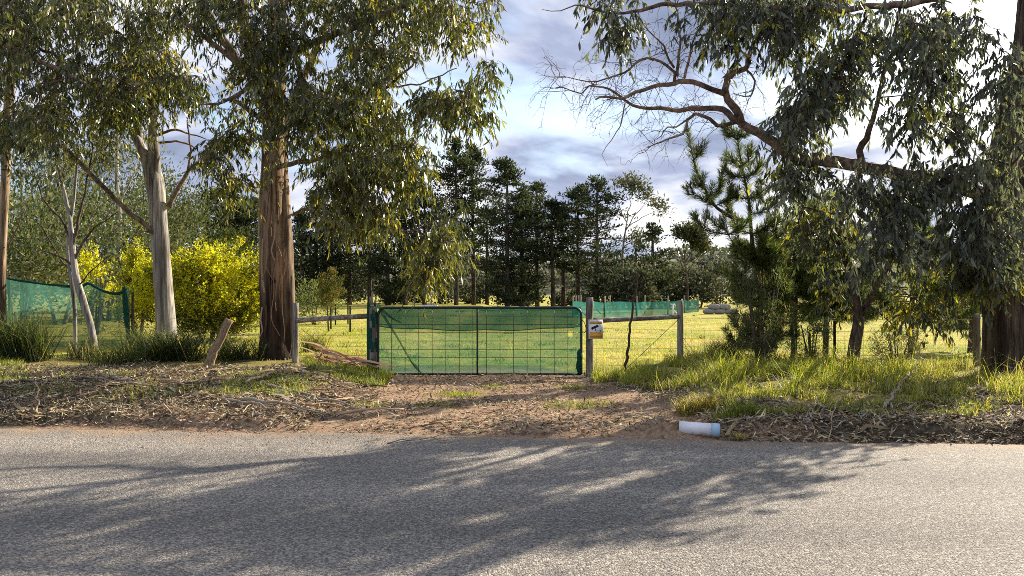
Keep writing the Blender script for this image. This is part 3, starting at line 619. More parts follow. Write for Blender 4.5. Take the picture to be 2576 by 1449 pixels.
# --- twisty little tree in front of the shade cloth
YT = 16.2
gum('twisted_tree', 'thin crooked grey tree with fanning stems in front of green shade cloth',
    trunks=[[(242, 885, YT, .075), (228, 820, YT, .07), (208, 755, YT, .075), (190, 690, YT, .07), (182, 630, YT, .065), (176, 560, YT, .045), (160, 480, YT, .035), (138, 400, YT, .02)],
            [(190, 860, YT + .15, .035), (188, 780, YT + .12, .04), (178, 690, YT + .1, .045), (170, 620, YT + .1, .035), (185, 500, YT, .03), (196, 380, YT, .02)]],
    limbs=[[(185, 660, YT, .03), (215, 600, YT - .1, .025), (250, 565, YT - .2, .016), (300, 530, YT - .3, .008)],
           [(180, 640, YT, .035), (195, 560, YT, .028), (215, 470, YT, .02), (232, 360, YT, .01)],
           [(178, 600, YT, .03), (150, 545, YT, .022), (110, 500, YT, .014), (80, 420, YT, .008)],
           [(186, 670, YT, .022), (140, 640, YT - .2, .016), (90, 620, YT - .3, .008)],
           [(190, 690, YT, .022), (150, 650, YT + .2, .018), (100, 560, YT + .3, .010)],
           [(195, 720, YT - .02, .016), (230, 680, YT - .2, .012), (280, 640, YT - .3, .006)]],
    polys=[([(70, 330), (300, 330), (290, 420), (200, 480), (100, 470)], (YT - .8, YT + 1.2), 46, 0.40)],
    rng=np.random.default_rng(14), bark=M_BARK_A, limb_mat=M_BARK_D, leafmat=M_LEAF, cols=OLIVE, cw=OLW, m=5, k=9, sides=10, ll=(.09, .14), lw=(.014, .024), twigs=60)

# --- right-hand great gum with long bare limb
YR = 12.6
bare = [
    [(2500, 500, YR, .13), (2400, 465, YR - .1, .12), (2270, 440, YR - .2, .11), (2170, 418, YR - .3, .10), (2070, 402, YR - .4, .098), (2000, 394, YR - .45, .092), (1945, 358, YR - .5, .082), (1904, 330, YR - .5, .077), (1863, 307, YR - .5, .072)],
    [(1863, 307, YR - .5, .075), (1852, 274, YR - .5, .07), (1832, 250, YR - .5, .065), (1824, 225, YR - .5, .06), (1828, 198, YR - .5, .055), (1845, 180, YR - .5, .05), (1875, 172, YR - .45, .045), (1884, 145, YR - .4, .04), (1897, 104, YR - .3, .035), (1930, 60, YR - .2, .03), (1960, 0, YR, .02)],
    [(1824, 235, YR - .5, .05), (1793, 222, YR - .6, .045), (1726, 202, YR - .7, .04), (1697, 207, YR - .75, .036), (1645, 215, YR - .8, .03), (1600, 233, YR - .85, .026), (1571, 248, YR - .9, .022), (1511, 241, YR - 1, .016), (1497, 248, YR - 1, .012)],
    [(1863, 307, YR - .5, .06), (1841, 296, YR - .5, .055), (1819, 274, YR - .45, .05), (1782, 268, YR - .4, .043), (1741, 272, YR - .35, .040), (1708, 279, YR - .3, .037), (1660, 274, YR - .3, .032), (1608, 267, YR - .3, .027), (1574, 252, YR - .3, .023), (1534, 222, YR - .3, .018), (1482, 213, YR - .3, .013), (1463, 233, YR - .3, .011), (1419, 218, YR - .3, .008), (1382, 222, YR - .3, .004)],
    [(1855, 306, YR - .5, .036), (1804, 315, YR - .7, .032), (1786, 296, YR - .8, .029), (1748, 289, YR - .9, .026), (1730, 300, YR - .95, .024), (1715, 337, YR - 1, .018), (1663, 354, YR - 1.1, .012), (1630, 372, YR - 1.1, .005)],
    [(1730, 300, YR - .95, .014), (1700, 316, YR - 1, .012), (1680, 316, YR - 1, .010), (1664, 342, YR - 1.05, .007), (1650, 350, YR - 1.05, .004)],
    [(1697, 207, YR - .75, .03), (1700, 180, YR - .8, .026), (1678, 163, YR - .85, .023), (1645, 152, YR - .9, .02), (1608, 148, YR - .95, .018), (1571, 181, YR - 1, .015), (1530, 196, YR - 1, .012), (1482, 205, YR - 1, .010), (1434, 196, YR - 1, .006), (1398, 192, YR - 1, .003)],
    [(1704, 190, YR - .8, .026), (1708, 140, YR - .8, .022), (1711, 96, YR - .8, .018), (1706, 30, YR - .8, .013), (1680, 0, YR - .8, .008)],
    [(1697, 170, YR - .8, .02), (1667, 118, YR - .9, .015), (1630, 74, YR - 1, .010), (1600, 38, YR - 1, .006)],
    [(1574, 255, YR - .9, .010), (1561, 318, YR - 1, .008), (1537, 352, YR - 1, .006), (1517, 385, YR - 1, .004), (1530, 420, YR - 1, .002)],
    [(1723, 195, YR - .7, .022), (1738, 140, YR - .6, .018), (1752, 89, YR - .5, .014), (1786, 0, YR - .4, .008)],
    [(2600, -60, YR - .5, .07), (2350, -5, YR - .8, .055), (2150, 20, YR - .9, .048), (1945, 20, YR - 1, .042), (1800, 10, YR - 1.1, .037), (1704, 7, YR - 1.2, .034), (1648, 15, YR - 1.2, .03), (1593, 30, YR - 1.2, .024), (1534, 30, YR - 1.2, .019), (1482, 18, YR - 1.2, .015), (1445, 11, YR - 1.2, .011), (1411, 24, YR - 1.2, .008), (1365, 22, YR - 1.2, .004)],
    [(2172, 418, YR - .3, .06), (2165, 380, YR - .3, .055), (2185, 330, YR - .3, .045), (2210, 250, YR - .3, .035), (2230, 120, YR - .4, .02)],
    [(1875, 172, YR - .45, .02), (1900, 200, YR - .5, .016), (1890, 240, YR - .5, .012), (1850, 235, YR - .6, .006)],
]
gum('gum_tree', 'huge rough barked gum with a long bare crooked limb reaching over the paddock',
    trunks=[[(2545, 975, YR, .50), (2538, 920, YR, .40), (2534, 820, YR, .36), (2530, 700, YR, .34), (2525, 560, YR, .30), (2520, 480, YR, .25), (2535, 300, YR, .16), (2580, 100, YR - .2, .14), (2610, -100, YR - .5, .12), (2600, -400, YR - .6, .08)],
            [(2560, 700, YR + .3, .16), (2572, 560, YR + .5, .15), (2570, 350, YR + .6, .14), (2566, 180, YR + .6, .125), (2578, 40, YR + .6, .12), (2590, -80, YR + .6, .11)]],
    limbs=bare,
    polys=[([(2230, 20), (2470, 0), (2480, 150), (2450, 330), (2480, 400), (2380, 420), (2290, 400), (2240, 300), (2200, 200)], (YR - 2.2, YR + .6), 92, 0.42), ([(1960, 320), (2000, 230), (2050, 160), (2210, 40), (2210, 200), (2250, 320), (2150, 310), (2100, 290), (2060, 340), (1970, 370)], (YR - 1.8, YR + .6), 82, 0.42), ([(1960, 0), (2230, -20), (2210, 60), (2060, 150), (1990, 190), (1950, 110)], (YR - 1.8, YR + .2), 40, 0.42),
           ([(1955, 370), (2060, 380), (2060, 470), (1990, 520), (1960, 480)], (YR - 1.2, YR), 26, 0.3),
           ([(2200, 430), (2330, 430), (2580, 400), (2580, 690), (2500, 720), (2420, 720), (2330, 700), (2260, 720), (2160, 680), (2090, 600), (2080, 500), (2150, 460)], (YR - 2.2, YR - .2), 140, 0.43),
           ([(1480, -20), (1960, -20), (1960, 110), (1840, 130), (1760, 70), (1640, 60), (1580, 110), (1560, 130), (1510, 80)], (YR - 1.8, YR - .5), 34, 0.52),
           ([(1520, 60), (1560, 60), (1570, 120), (1530, 130)], (YR - 1.3, YR - .9), 5, 0),
           ([(1760, 60), (1960, 60), (2000, 140), (1900, 170), (1800, 140)], (YR - 1.5, YR - .2), 22, 0.48),
           ([(2500, 60), (2580, 200), (2600, 420), (2520, 330), (2480, 120)], (YR - 2.4, YR - 1), 20, 0.46),
           ([(1600, -420), (2700, -420), (2750, 0), (1500, 0)], (YR - 3, YR + 1.2), 90, 0.48)],
    rng=np.random.default_rng(15), bark=M_BARK_R, limb_mat=M_BARK_L, leafmat=M_LEAFG, cols=GREY, cw=GRW, m=6, k=10, sides=28, wob=.06, ridge=.12, ll=(.08, .19), lw=(.024, .050), twigs=520, twigpaths=[1, 2, 3, 4, 6, 7, 8, 10, 13], twcol=(0.085, 0.06, 0.05))

# --- dark forked tree on the right verge
YD = 13.1
gum('gum_tree', 'dark reddish forked tree growing in the grass before the wire fence',
    trunks=[[(2141, 962, YD, .13), (2146, 900, YD, .10), (2152, 857, YD, .10), (2160, 803, YD, .09), (2150, 736, YD, .075), (2138, 682, YD, .065), (2117, 620, YD, .055), (2109, 586, YD, .05), (2122, 540, YD, .045), (2150, 480, YD, .04), (2170, 400, YD, .03)],
            [(2161, 800, YD, .05), (2175, 780, YD, .05), (2197, 728, YD - .1, .045), (2230, 678, YD - .2, .04), (2270, 636, YD - .3, .03), (2310, 600, YD - .4, .02)]],
    limbs=[[(2109, 586, YD, .035), (2084, 549, YD, .03), (2055, 528, YD, .02), (2020, 520, YD, .01)],
           [(2165, 795, YD - .02, .03), (2190, 770, YD - .2, .026), (2210, 785, YD - .3, .02), (2235, 810, YD - .3, .012), (2265, 860, YD - .3, .006)],
           [(2230, 678, YD - .2, .02), (2215, 720, YD - .3, .014), (2218, 780, YD - .3, .008)],
           [(2560, 560, YD - .6, .02), (2480, 575, YD - .8, .018), (2400, 600, YD - .9, .012), (2350, 590, YD - 1, .006)],
           [(2570, 600, YD - .6, .018), (2500, 620, YD - .8, .014), (2430, 660, YD - .9, .008)]],
    polys=[([(1990, 520), (2110, 510), (2140, 620), (2110, 700), (2060, 680), (2010, 640)], (YD - .4, YD + .8), 26, 0.40),
           ([(2080, 690), (2130, 690), (2125, 790), (2095, 800)], (YD - .1, YD + .5), 9, 0.3),
           ([(2240, 660), (2400, 660), (2420, 800), (2340, 830), (2270, 830), (2240, 760)], (YD - 1.3, YD - .1), 28, 0.42),
           ([(2370, 640), (2580, 640), (2580, 745), (2480, 765), (2400, 740)], (YD - 2.0, YD - .8), 28, 0.42)],
    rng=np.random.default_rng(16), bark=M_BARK_D, limb_mat=M_BARK_D, leafmat=M_LEAFG, cols=[(0.05, 0.06, 0.045), (0.09, 0.10, 0.06), (0.16, 0.17, 0.03), (0.28, 0.24, 0.03)], cw=[0.40, 0.34, 0.16, 0.10], m=6, k=9, sides=12, ll=(.08, .17), lw=(.024, .046), twigs=60)

# ------------------------------------------------------------------ pines
PINEC = [(0.026, 0.036, 0.020), (0.045, 0.06, 0.030), (0.075, 0.092, 0.042), (0.016, 0.021, 0.013)]
def far_pine(label, px, top, Y, wpx, bare_y, rng, dens=1.0, lean=0.0, group='pines beyond the paddock', cols=PINEC, shape=0.75):
    b = P(px, HZ, Y); z0 = hz(b[0], Y); ztop = CH - (top - HZ) / F * Y; zb = max(0.4, CH - (bare_y - HZ) / F * Y); rad = wpx / 2 / F * Y * 1.65; h = ztop - z0
    root = thing('pine_tree', label, 'tree', (b[0], Y, z0), group)
    tx = b[0] + lean * h; tp = np.array([[b[0], Y, z0 - .1], [b[0] + lean * h * .35, Y, z0 + h * .35], [b[0] + lean * h * .8, Y, z0 + h * .75], [tx, Y, ztop]])
    mb = MB(); tube(mb, tp, [.24, .19, .12, .03], 7, .8, .05, 0, 2)
    lf = MB(); nb = int(h * 10.5 * dens); zs = zb + (ztop - zb) * (rng.random(nb) ** 0.9); f = (zs - zb) / (ztop - zb)
    prof = (1 - f ** 1.6) ** shape * (0.55 + 0.45 * np.minimum(1, f * 3)) + 0.08
    clump = 0.55 + 0.9 * fbm(zs * 0.9, zs * 0 + px, 7)
    ln = rad * prof * rng.uniform(0.35, 1.2, nb) * clump; az = rng.uniform(0, 2 * np.pi, nb); rise = rng.uniform(-0.12, 0.35, nb)
    o = np.stack([np.interp(zs, tp[:, 2], tp[:, 0]), np.full(nb, Y), zs], 1); dv = np.stack([np.cos(az), np.sin(az), rise], 1); e = o + dv * ln[:, None]
    prisms(mb, o, e, .045, .012, (.05, .04, .035))
    nd = int(rng.integers(10, 24)); zd = rng.uniform(z0 + 1, zb + 0.5, nd) if zb > z0 + 2 else np.zeros(0)
    if len(zd):
        az2 = rng.uniform(0, 6.28, len(zd)); o2 = np.stack([np.interp(zd, tp[:, 2], tp[:, 0]), np.full(len(zd), Y), zd], 1)
        e2 = o2 + np.stack([np.cos(az2), np.sin(az2), rng.uniform(-.2, .4, len(zd))], 1) * rng.uniform(.4, rad * 0.9, len(zd))[:, None]; prisms(mb, o2, e2, .025, .008, (.07, .06, .055))
    k = 36; t = rng.uniform(0.30, 1.05, (nb, k, 1)); jit = rng.normal(0, 1, (nb, k, 3)) * np.array([.22, .22, .13])
    B = (o[:, None] + dv[:, None] * ln[:, None, None] * t + jit).reshape(-1, 3); D = (dv[:, None] * 0.5 + np.array([0, 0, .55]) + rng.normal(size=(nb, k, 3)) * .6).reshape(-1, 3)
    nn = len(B); ci = np.repeat(rng.choice(len(cols), nb), k); sw = rng.random(nn) < .4; ci[sw] = rng.choice(len(cols), sw.sum())
    leaves(lf, B, D, rng.uniform(.22, .46, nn), rng.uniform(.09, .17, nn), palette(nn, cols, rng, .3, idx=ci), rng, kite=True)
    mb.build('trunk', M_PINEB, root); lf.build('crown', M_FAR, root, kind='stuff'); return root
rp = np.random.default_rng(21)
LB = 'tall dark pine in the row beyond the paddock behind the gate'
far_pine('tallest open topped pine with a long bare trunk behind the gate', 1148, 352, 74, 110, 640, rp, 0.9, -0.004)
far_pine(LB, 1192, 372, 76, 90, 640, rp, 0.8, -0.012)
far_pine('broad dense black pine foliaged down to the paddock', 1276, 402, 72, 165, 765, rp, 1.7)
far_pine('dense lower pine beside the broad black pine', 1312, 470, 74, 90, 760, rp, 1.1)
far_pine('thin spindly pine with a pointed tip between broader pines', 1352, 456, 76, 70, 660, rp, 0.6, -0.01)
far_pine(LB, 1392, 505, 74, 95, 660, rp, 0.75, -0.02)
far_pine(LB, 1418, 520, 76, 85, 680, rp, 0.7, -0.01)
far_pine(LB, 1455, 472, 75, 115, 700, rp, 0.85, -0.006)
far_pine('layered flat topped pine next to the pale bare gum', 1502, 450, 72, 145, 750, rp, 0.95)
far_pine(LB, 1642, 560, 70, 95, 765, rp, 0.8)
for (x, t, w, bz, dn, lb) in [(1225, 520, 110, 765, .9, 'lower pine filling behind the thin trunks left of the broad black pine'), (1105, 520, 100, 765, .9, 'lower pine behind the tallest open topped pine'), (1600, 610, 90, 768, .7, 'small dark pine right of the pale leggy gum')]:
    far_pine(lb, x, t, 84 + rp.uniform(-2, 5), w, bz, rp, dn * .7)
LL = 'dark pine in the shaded belt behind the left rail fence'
for (x, t, w, bz, dn) in [(1068, 480, 90, 640, .8), (1020, 470, 100, 760, 1.2), (975, 520, 110, 765, 1.3), (930, 500, 90, 700, 1.0), (880, 470, 110, 760, 1.2), (835, 520, 90, 740, 1.0), (795, 480, 100, 765, 1.2), (760, 540, 90, 765, 1.1)]:
    far_pine(LL, x, t, 72 + rp.uniform(-3, 5), w, bz, rp, dn, group='shaded pines behind the rail fence')
LW = 'dark spreading pine rising behind the yellow wattle'
for (x, t, w, bz, dn) in [(520, 485, 170, 700, 1.0), (620, 500, 150, 700, 1.2), (575, 455, 110, 700, .7), (455, 560, 110, 720, .8)]:
    far_pine(LW, x, t, 52 + rp.uniform(-3, 5), w, bz, rp, dn, group='pines behind the wattle')

# generic shrub / background tree
def shrub(name, label, px, Y, w, h, rng, n, cols, cw, mat=M_FAR, ls=(.2, .4), lwd=(.08, .16), k=40, group=None, cat='shrub', z_low=0.05, stems=3, trunk_h=0.0, updir=0.4, gap=0.40, tcol=(.1, .08, .065), crx=None, lean=0.0, cl=None, dshape=(1, 1, 1)):
    x = (px - CX) / F * Y; z = hz(x, Y); root = thing(name, label, cat, (x, Y, z), group)
    d = unit(rng.normal(size=(n, 3))) * rng.uniform(0.15, 1, (n, 1)) ** 0.4; hc = h - trunk_h; lob = 0.62 + 0.80 * fbm(d[:, 0] * 2.4 + 7 + px * .07, d[:, 2] * 2.4 + d[:, 1] * 1.9, 34, 3)[:, None]
    T = np.array([x + lean, Y, z + trunk_h + hc * 0.52]) + d * lob * [w / 2, w / 2 * .8, hc * 0.5]
    T = T[(fbm(T[:, 0] * 2.2 / w * 3, T[:, 1] * 2 / w * 2 + T[:, 2] * 3 / h * 2, int(px)) > gap)]
    T[:, 2] = np.maximum(T[:, 2], z + z_low)
    paths = []; tm = MB()
    for s_ in range(stems):
        a = rng.uniform(-.25, .25, 2) * w; pth = np.array([[x + a[0] * .15, Y + a[1] * .15, z - .05], [x + a[0] * .6 + lean * .4, Y + a[1] * .5, z + max(trunk_h, h * .3)], [x + a[0] * 1.2 + lean, Y + a[1], z + h * .8]])
        paths.append(pth); r0 = 0.012 * h + .01; tube(tm, pth, [r0, r0 * .7, r0 * .25], 7, .3, .1, 0, s_, tcol)
    p0, p1, load = grow(skeleton_pts(paths, .15 * h / 3 + .05), T, rng); r1 = .0035 * np.sqrt(load) * (h / 3) ** .5; curved_twigs(tm, p0, p1, np.minimum(r1 * 1.3, r0 * .7), np.minimum(r1, r0 * .6), rng, col=tcol, seg=3)
    lf = MB(); N_ = len(T); spread = cl if cl else 0.09 * (w + h) / 2
    B = np.repeat(T, k, 0) + rng.normal(0, 1, (N_ * k, 3)) * spread * np.array(dshape); c0 = np.array([x, Y, z + h * .4]); D = unit(B - c0) * .6 + rng.normal(size=B.shape) * .55 + [0, 0, updir]
    ci = np.repeat(rng.choice(len(cols), N_, p=cw), k); nn = len(B); sw = rng.random(nn) < .35; ci[sw] = rng.choice(len(cols), sw.sum(), p=cw)
    leaves(lf, B, D, rng.uniform(*ls, nn), rng.uniform(*lwd, nn), palette(nn, cols, rng, .3, idx=ci), rng, kite=True)
    tm.build('stems' if stems > 1 else 'trunk', M_TWIG, root); lf.build('crown', mat, root, kind='stuff'); return root
ru = np.random.default_rng(31)
UG = [(0.045, 0.052, 0.036), (0.085, 0.092, 0.065), (0.14, 0.135, 0.10), (0.025, 0.03, 0.02)]
LU = 'low grey green scrub under the pine row beyond the paddock'
for px in (775, 830, 885, 940, 1000, 1060, 1120, 1200, 1300, 1440): shrub('scrub_bush', LU, px + ru.uniform(-14, 14), ru.uniform(79, 90), ru.uniform(2.5, 5.5), ru.uniform(1.6, 5.6) * (.85 if px < 1150 else .45), ru, 60, UG, [.3, .3, .2, .2], group='scrub under the pines', k=26, ls=(.25, .5), lwd=(.12, .24))
for px in (1530, 1570, 1610, 1660, 1705, 1760, 1810): shrub('scrub_bush', 'dark scrub behind the far green shade cloth yard', px, ru.uniform(66, 76), ru.uniform(3.2, 4.4), ru.uniform(3.0, 4.6), ru, 60, UG, [.3, .3, .1, .3], group='scrub behind the shade cloth yard', k=26, ls=(.25, .5), lwd=(.12, .24))
# pale sparse gum and umbrella tree
def far_gum(label, trunk, limbs, polys, rng, leafn, cols, r=.13, bark=M_BARK_A, ls=(.25, .5), lwd=(.1, .2), sp=.4):
    tw = [P(*a) for a in trunk]; root = thing('gum_tree', label, 'tree', (tw[0][0], tw[0][1], hz(tw[0][0], tw[0][1]))); tw[0][2] = -.1
    mb = MB(); tube(mb, tw, np.linspace(r, r * .4, len(tw)), 7, .5, .05); paths = [np.array(tw)]
    for l in limbs: q = np.array([P(*a) for a in l]); paths.append(q); tube(mb, q, np.linspace(r * .45, r * .1, len(q)), 5, .4, kink=.06, seed=len(paths))
    T = crown_points(polys, rng); p0, p1, load = grow(skeleton_pts(paths, .6, .4), T, rng); r1 = .011 * np.sqrt(load); curved_twigs(mb, p0, p1, r1 * 1.3, r1, rng, col=(.2, .17, .14)); mb.build('trunk', bark, root)
    lf = MB(); B = np.repeat(T, leafn, 0) + rng.normal(0, sp, (len(T) * leafn, 3)) * [1, 1, .7]; D = rng.normal(size=B.shape) + [0, 0, -.2]; nn = len(B)
    leaves(lf, B, D, rng.uniform(*ls, nn), rng.uniform(*lwd, nn), palette(nn, cols, rng, .3), rng, kite=True); lf.build('crown', M_FAR, root, kind='stuff'); return root
far_gum('pale leggy gum with sparse tufts of leaves among the far pines', [(1566, 772, 74), (1566, 650, 74), (1572, 590, 74), (1578, 555, 74)],
        [[(1578, 560, 74), (1560, 520, 74), (1545, 470, 74)], [(1578, 555, 74), (1585, 500, 74), (1580, 460, 74)], [(1574, 580, 74), (1605, 530, 73), (1650, 495, 73)], [(1574, 575, 74), (1610, 550, 74), (1665, 520, 75)], [(1570, 620, 74), (1610, 600, 75), (1660, 560, 75)], [(1585, 500, 74), (1610, 470, 74)]],
        [([(1540, 450), (1600, 440), (1640, 480), (1645, 505), (1610, 500), (1590, 470), (1550, 480)], (73, 75), 26, 0), ([(1640, 500), (1690, 520), (1700, 545), (1660, 540)], (73, 75), 8, 0), ([(1590, 560), (1640, 580), (1620, 620), (1580, 600)], (73, 75), 8, 0)], rp, 34, [(.10, .11, .07), (.15, .14, .08), (.07, .08, .05)])
far_gum('umbrella crowned dark gum behind the young pine', [(1730, 770, 62), (1728, 700, 62), (1722, 650, 62)],
        [[(1728, 690, 62), (1700, 620, 62), (1690, 580, 62)], [(1722, 650, 62), (1722, 600, 62), (1730, 575, 62)], [(1724, 660, 62), (1745, 620, 62), (1765, 600, 62)], [(1726, 680, 62), (1710, 630, 61), (1705, 590, 61)], [(1728, 690, 62), (1760, 640, 62), (1775, 620, 62)]],
        [([(1675, 590), (1690, 568), (1735, 562), (1770, 590), (1782, 612), (1775, 635), (1750, 622), (1725, 592), (1690, 592)], (60.5, 63.5), 60, 0)], rp, 50, [(.02, .028, .014), (.045, .052, .022), (.08, .08, .03)], ls=(.18, .34), lwd=(.08, .16), sp=.28, r=.10, bark=M_PINEB)
# left background: grey-green acacias and gums beyond the shade cloth
LG = [(0.085, 0.105, 0.05), (0.14, 0.155, 0.07), (0.045, 0.06, 0.03), (0.22, 0.20, 0.06)]
for i, (px, Y, w, h, th) in enumerate([(40, 27, 5.0, 4.2, .6), (150, 30, 5.0, 5.2, .8), (270, 34, 5.5, 5.0, .6), (360, 36, 5.0, 6.4, 1.5), (60, 36, 6.0, 9.0, 2.5), (230, 40, 6.5, 9.5, 3.0), (420, 42, 4.0, 8.0, 3)]):
    shrub('acacia_tree', ['grey green bushy acacia beyond the brown left trunk', 'grey green bushy acacia beyond the crooked thin tree', 'wide acacia bush behind the shade cloth corner', 'olive acacia rising behind the pale gum trunk', 'taller loose crowned acacia above the brown trunk', 'taller loose crowned acacia above the crooked tree', 'narrow tall acacia in the gap beside the pale gum'][i], px, Y, w, h, ru, 120 if i < 4 else 130, LG, [.35, .3, .25, .1], group='acacias beyond the shade cloth', cat='tree', k=60, ls=(.14, .26), lwd=(.05, .10), trunk_h=th, stems=3, gap=.45, tcol=(.2, .17, .14))
far_gum('slim pale trunked gum standing beyond the acacias', [(302, 775, 34), (297, 640, 34), (301, 560, 34), (292, 440, 34), (296, 330, 34)], [[(300, 540, 34), (320, 470, 34), (350, 420, 34)], [(297, 600, 34), (270, 520, 34), (250, 460, 34)]], [([(230, 300), (380, 300), (370, 430), (240, 440)], (32.5, 35.5), 40, .4)], rp, 40, LG, r=.15, ls=(.14, .26), lwd=(.04, .08), sp=.3)
shrub('cypress_bush', 'rounded dark olive cypress behind the yellow wattle', 578, 40, 3.6, 4.4, ru, 170, [(.03, .042, .012), (.06, .072, .016), (.10, .10, .02)], [.45, .4, .15], k=90, ls=(.12, .22), lwd=(.04, .08), gap=.3, updir=.1, trunk_h=.3, dshape=(1.3, 1.3, .5))
# young conifer and shrubs seen through the left rails
shrub('conifer_sapling', 'small bronze tipped conifer behind the left timber rail', 828, 24.3, .75, 1.95, ru, 60, [(.10, .10, .03), (.20, .15, .04), (.06, .075, .025)], [.4, .35, .25], k=40, ls=(.05, .10), lwd=(.02, .035), trunk_h=.55, stems=1, updir=.8, gap=.2, cl=.06)
shrub('garden_bush', 'pale green loose bush beside the small bronze conifer', 792, 30, 1.9, 1.7, ru, 70, [(.13, .16, .06), (.20, .22, .09), (.08, .10, .04)], [.4, .3, .3], k=40, ls=(.07, .13), lwd=(.03, .05), gap=.35)

# yellow wattle
def wattle(label, px, Y, w, h, rng, n, green_low=True):
    x = (px - CX) / F * Y; z = hz(x, Y); root = thing('wattle_bush', label, 'shrub', (x, Y, z))
    d = unit(rng.normal(size=(n, 3))) * rng.uniform(.2, 1, (n, 1)) ** .33; lob = 0.48 + 1.05 * fbm(d[:, 0] * 2.6 + 9, d[:, 2] * 2.3 + d[:, 1] * 1.7 + px * .1, 33, 3)[:, None]; T = np.array([x, Y, z + h * .52]) + d * lob * [w / 2, w / 2.4, h * .48]
    T = T[fbm(T[:, 0] * 1.6, T[:, 2] * 1.6 + T[:, 1], 3) > .30]; T[:, 2] = np.maximum(T[:, 2], z + .1)
    paths = []; tm = MB()
    for k in range(6):
        a = rng.uniform(-.4, .4, 2) * w; pth = np.array([[x + a[0] * .2, Y + a[1] * .2, z - .05], [x + a[0] * .7, Y + a[1] * .6, z + h * .35], [x + a[0], Y + a[1], z + h * .75]]); paths.append(pth); tube(tm, pth, [.04, .028, .01], 6, .2, .1, 0, k, (.09, .06, .045))
    p0, p1, load = grow(skeleton_pts(paths, .15), T, rng); r1 = .003 * np.sqrt(load); curved_twigs(tm, p0, p1, np.minimum(r1 * 1.3, .02), np.minimum(r1, .018), rng, col=(.09, .06, .045), seg=3); tm.build('stems', M_TWIG, root)
    fl = MB(); lf = MB(); c0 = np.array([x, Y, z + h * .3]); N_ = len(T)
    m = 5; S = np.repeat(T, m, 0) + rng.normal(0, .09, (N_ * m, 3)); D = unit(unit(S - c0) * .6 + rng.normal(size=S.shape) * .35 + [0, 0, .75]); Ln = rng.uniform(.25, .55, (N_ * m, 1))
    k = 28; t = rng.uniform(.1, 1, (N_ * m, k, 1)); B = (S[:, None] + D[:, None] * Ln[:, None] * t + rng.normal(0, .028, (N_ * m, k, 3))).reshape(-1, 3); DD = (D[:, None] * .5 + rng.normal(size=(N_ * m, k, 3)) * .7).reshape(-1, 3)
    rel = np.linalg.norm((B - [x, Y, z + h * .52]) / [w / 2, w / 2.4, h * .48], axis=1); hh = (B[:, 2] - z) / h
    clump = fbm(B[:, 0] * 2.0, B[:, 2] * 2.0 + B[:, 1] * 1.3, 55)
    pf = np.clip(sstep(.45, .8, rel) * (0.25 + .8 * sstep(.15, .5, hh)) * (0.42 + 1.9 * (clump - .38)), 0, .95); isf = rng.random(len(B)) < pf
    b1 = B[isf]; leaves(fl, b1, DD[isf], rng.uniform(.05, .09, len(b1)), rng.uniform(.03, .055, len(b1)), palette(len(b1), [(.62, .55, .015), (.72, .66, .035), (.42, .42, .015), (.44, .50, .05)], rng, .15), rng, kite=True)
    b2 = B[~isf]; leaves(lf, b2, DD[~isf] + [0, 0, .2], rng.uniform(.08, .15, len(b2)), rng.uniform(.016, .03, len(b2)), palette(len(b2), [(.045, .06, .016), (.10, .12, .022), (.22, .22, .03), (.025, .034, .012)], rng), rng, kite=True)
    fl.build('blossom', M_WATTLE, root, kind='stuff'); lf.build('foliage', M_LEAF, root, kind='stuff'); return root
rw = np.random.default_rng(41)
wattle('big wattle bush covered in bright yellow blossom between the two gum trunks', 530, 19.6, 3.0, 2.2, rw, 400)
wattle('smaller yellow flowering wattle partly behind the green shade cloth', 352, 20.6, 1.05, 2.2, rw, 60)
wattle('low sparse yellow wattle seen above the green shade cloth', 238, 22.5, 1.0, 2.3, rw, 22)

# --- young pines near the right fence
NC = [(0.035, 0.052, 0.022), (0.075, 0.10, 0.04), (0.125, 0.155, 0.065), (0.18, 0.19, 0.085)]; NW = [.33, .35, .22, .10]
def needles(mb, path, rng, dens=230, ln=(.11, .20), start=.3, cols=NC, ang=.85, w=(.006, .010)):
    s = smooth_path(np.array(path, float)[:, :3], .02); s = s[int(len(s) * start):]; t = unit(np.gradient(s, axis=0)); L_ = len(s) * .02; n = max(6, int(dens * L_)); k = rng.integers(0, len(s), n)
    r = unit(np.cross(t[k], rng.normal(size=(n, 3)))); D = t[k] + r * rng.uniform(ang * .6, ang * 1.5, (n, 1)); leaves(mb, s[k], D, rng.uniform(*ln, n), rng.uniform(*w, n), palette(n, cols, rng, .3, NW), rng, kite=True, curl=.2)
def candle(mb, p, rng): 
    for _ in range(rng.integers(1, 4)):
        h = rng.uniform(.06, .15); o = rng.normal(0, .02, 3); prisms(mb, [p + o * [1, 1, 0]], [p + o + [0, 0, h]], .010, .005, (.30, .16, .06))
YP = 14.6
rq = np.random.default_rng(51)
base = P(1912, 945, YP); root = thing('young_pine', 'young pine with upswept needle tufts and two tall leaders behind the right fence', 'tree', (base[0], YP, hz(base[0], YP)))
def pp(*a): return np.array([P(x, y, YP + d) for x, y, d in a])
mainp = [pp((1912, 950, 0), (1913, 800, 0), (1911, 668, 0)),
    pp((1911, 668, 0), (1896, 633, 0), (1891, 590, .05), (1888, 557, .1), (1884, 500, .1), (1873, 447, .1), (1860, 378, .1), (1855, 336, .1)),
    pp((1888, 557, .1), (1855, 551, -.1), (1825, 538, -.2), (1804, 523, -.2), (1789, 506, -.2), (1774, 475, -.2), (1756, 440, -.2), (1746, 404, -.2), (1738, 368, -.2), (1731, 330, -.2)),
    pp((1911, 668, 0), (1898, 662, -.1), (1865, 641, -.3), (1850, 620, -.4), (1832, 590, -.5)),
    pp((1911, 668, 0), (1930, 640, .1), (1947, 620, .2), (1955, 600, .2))]
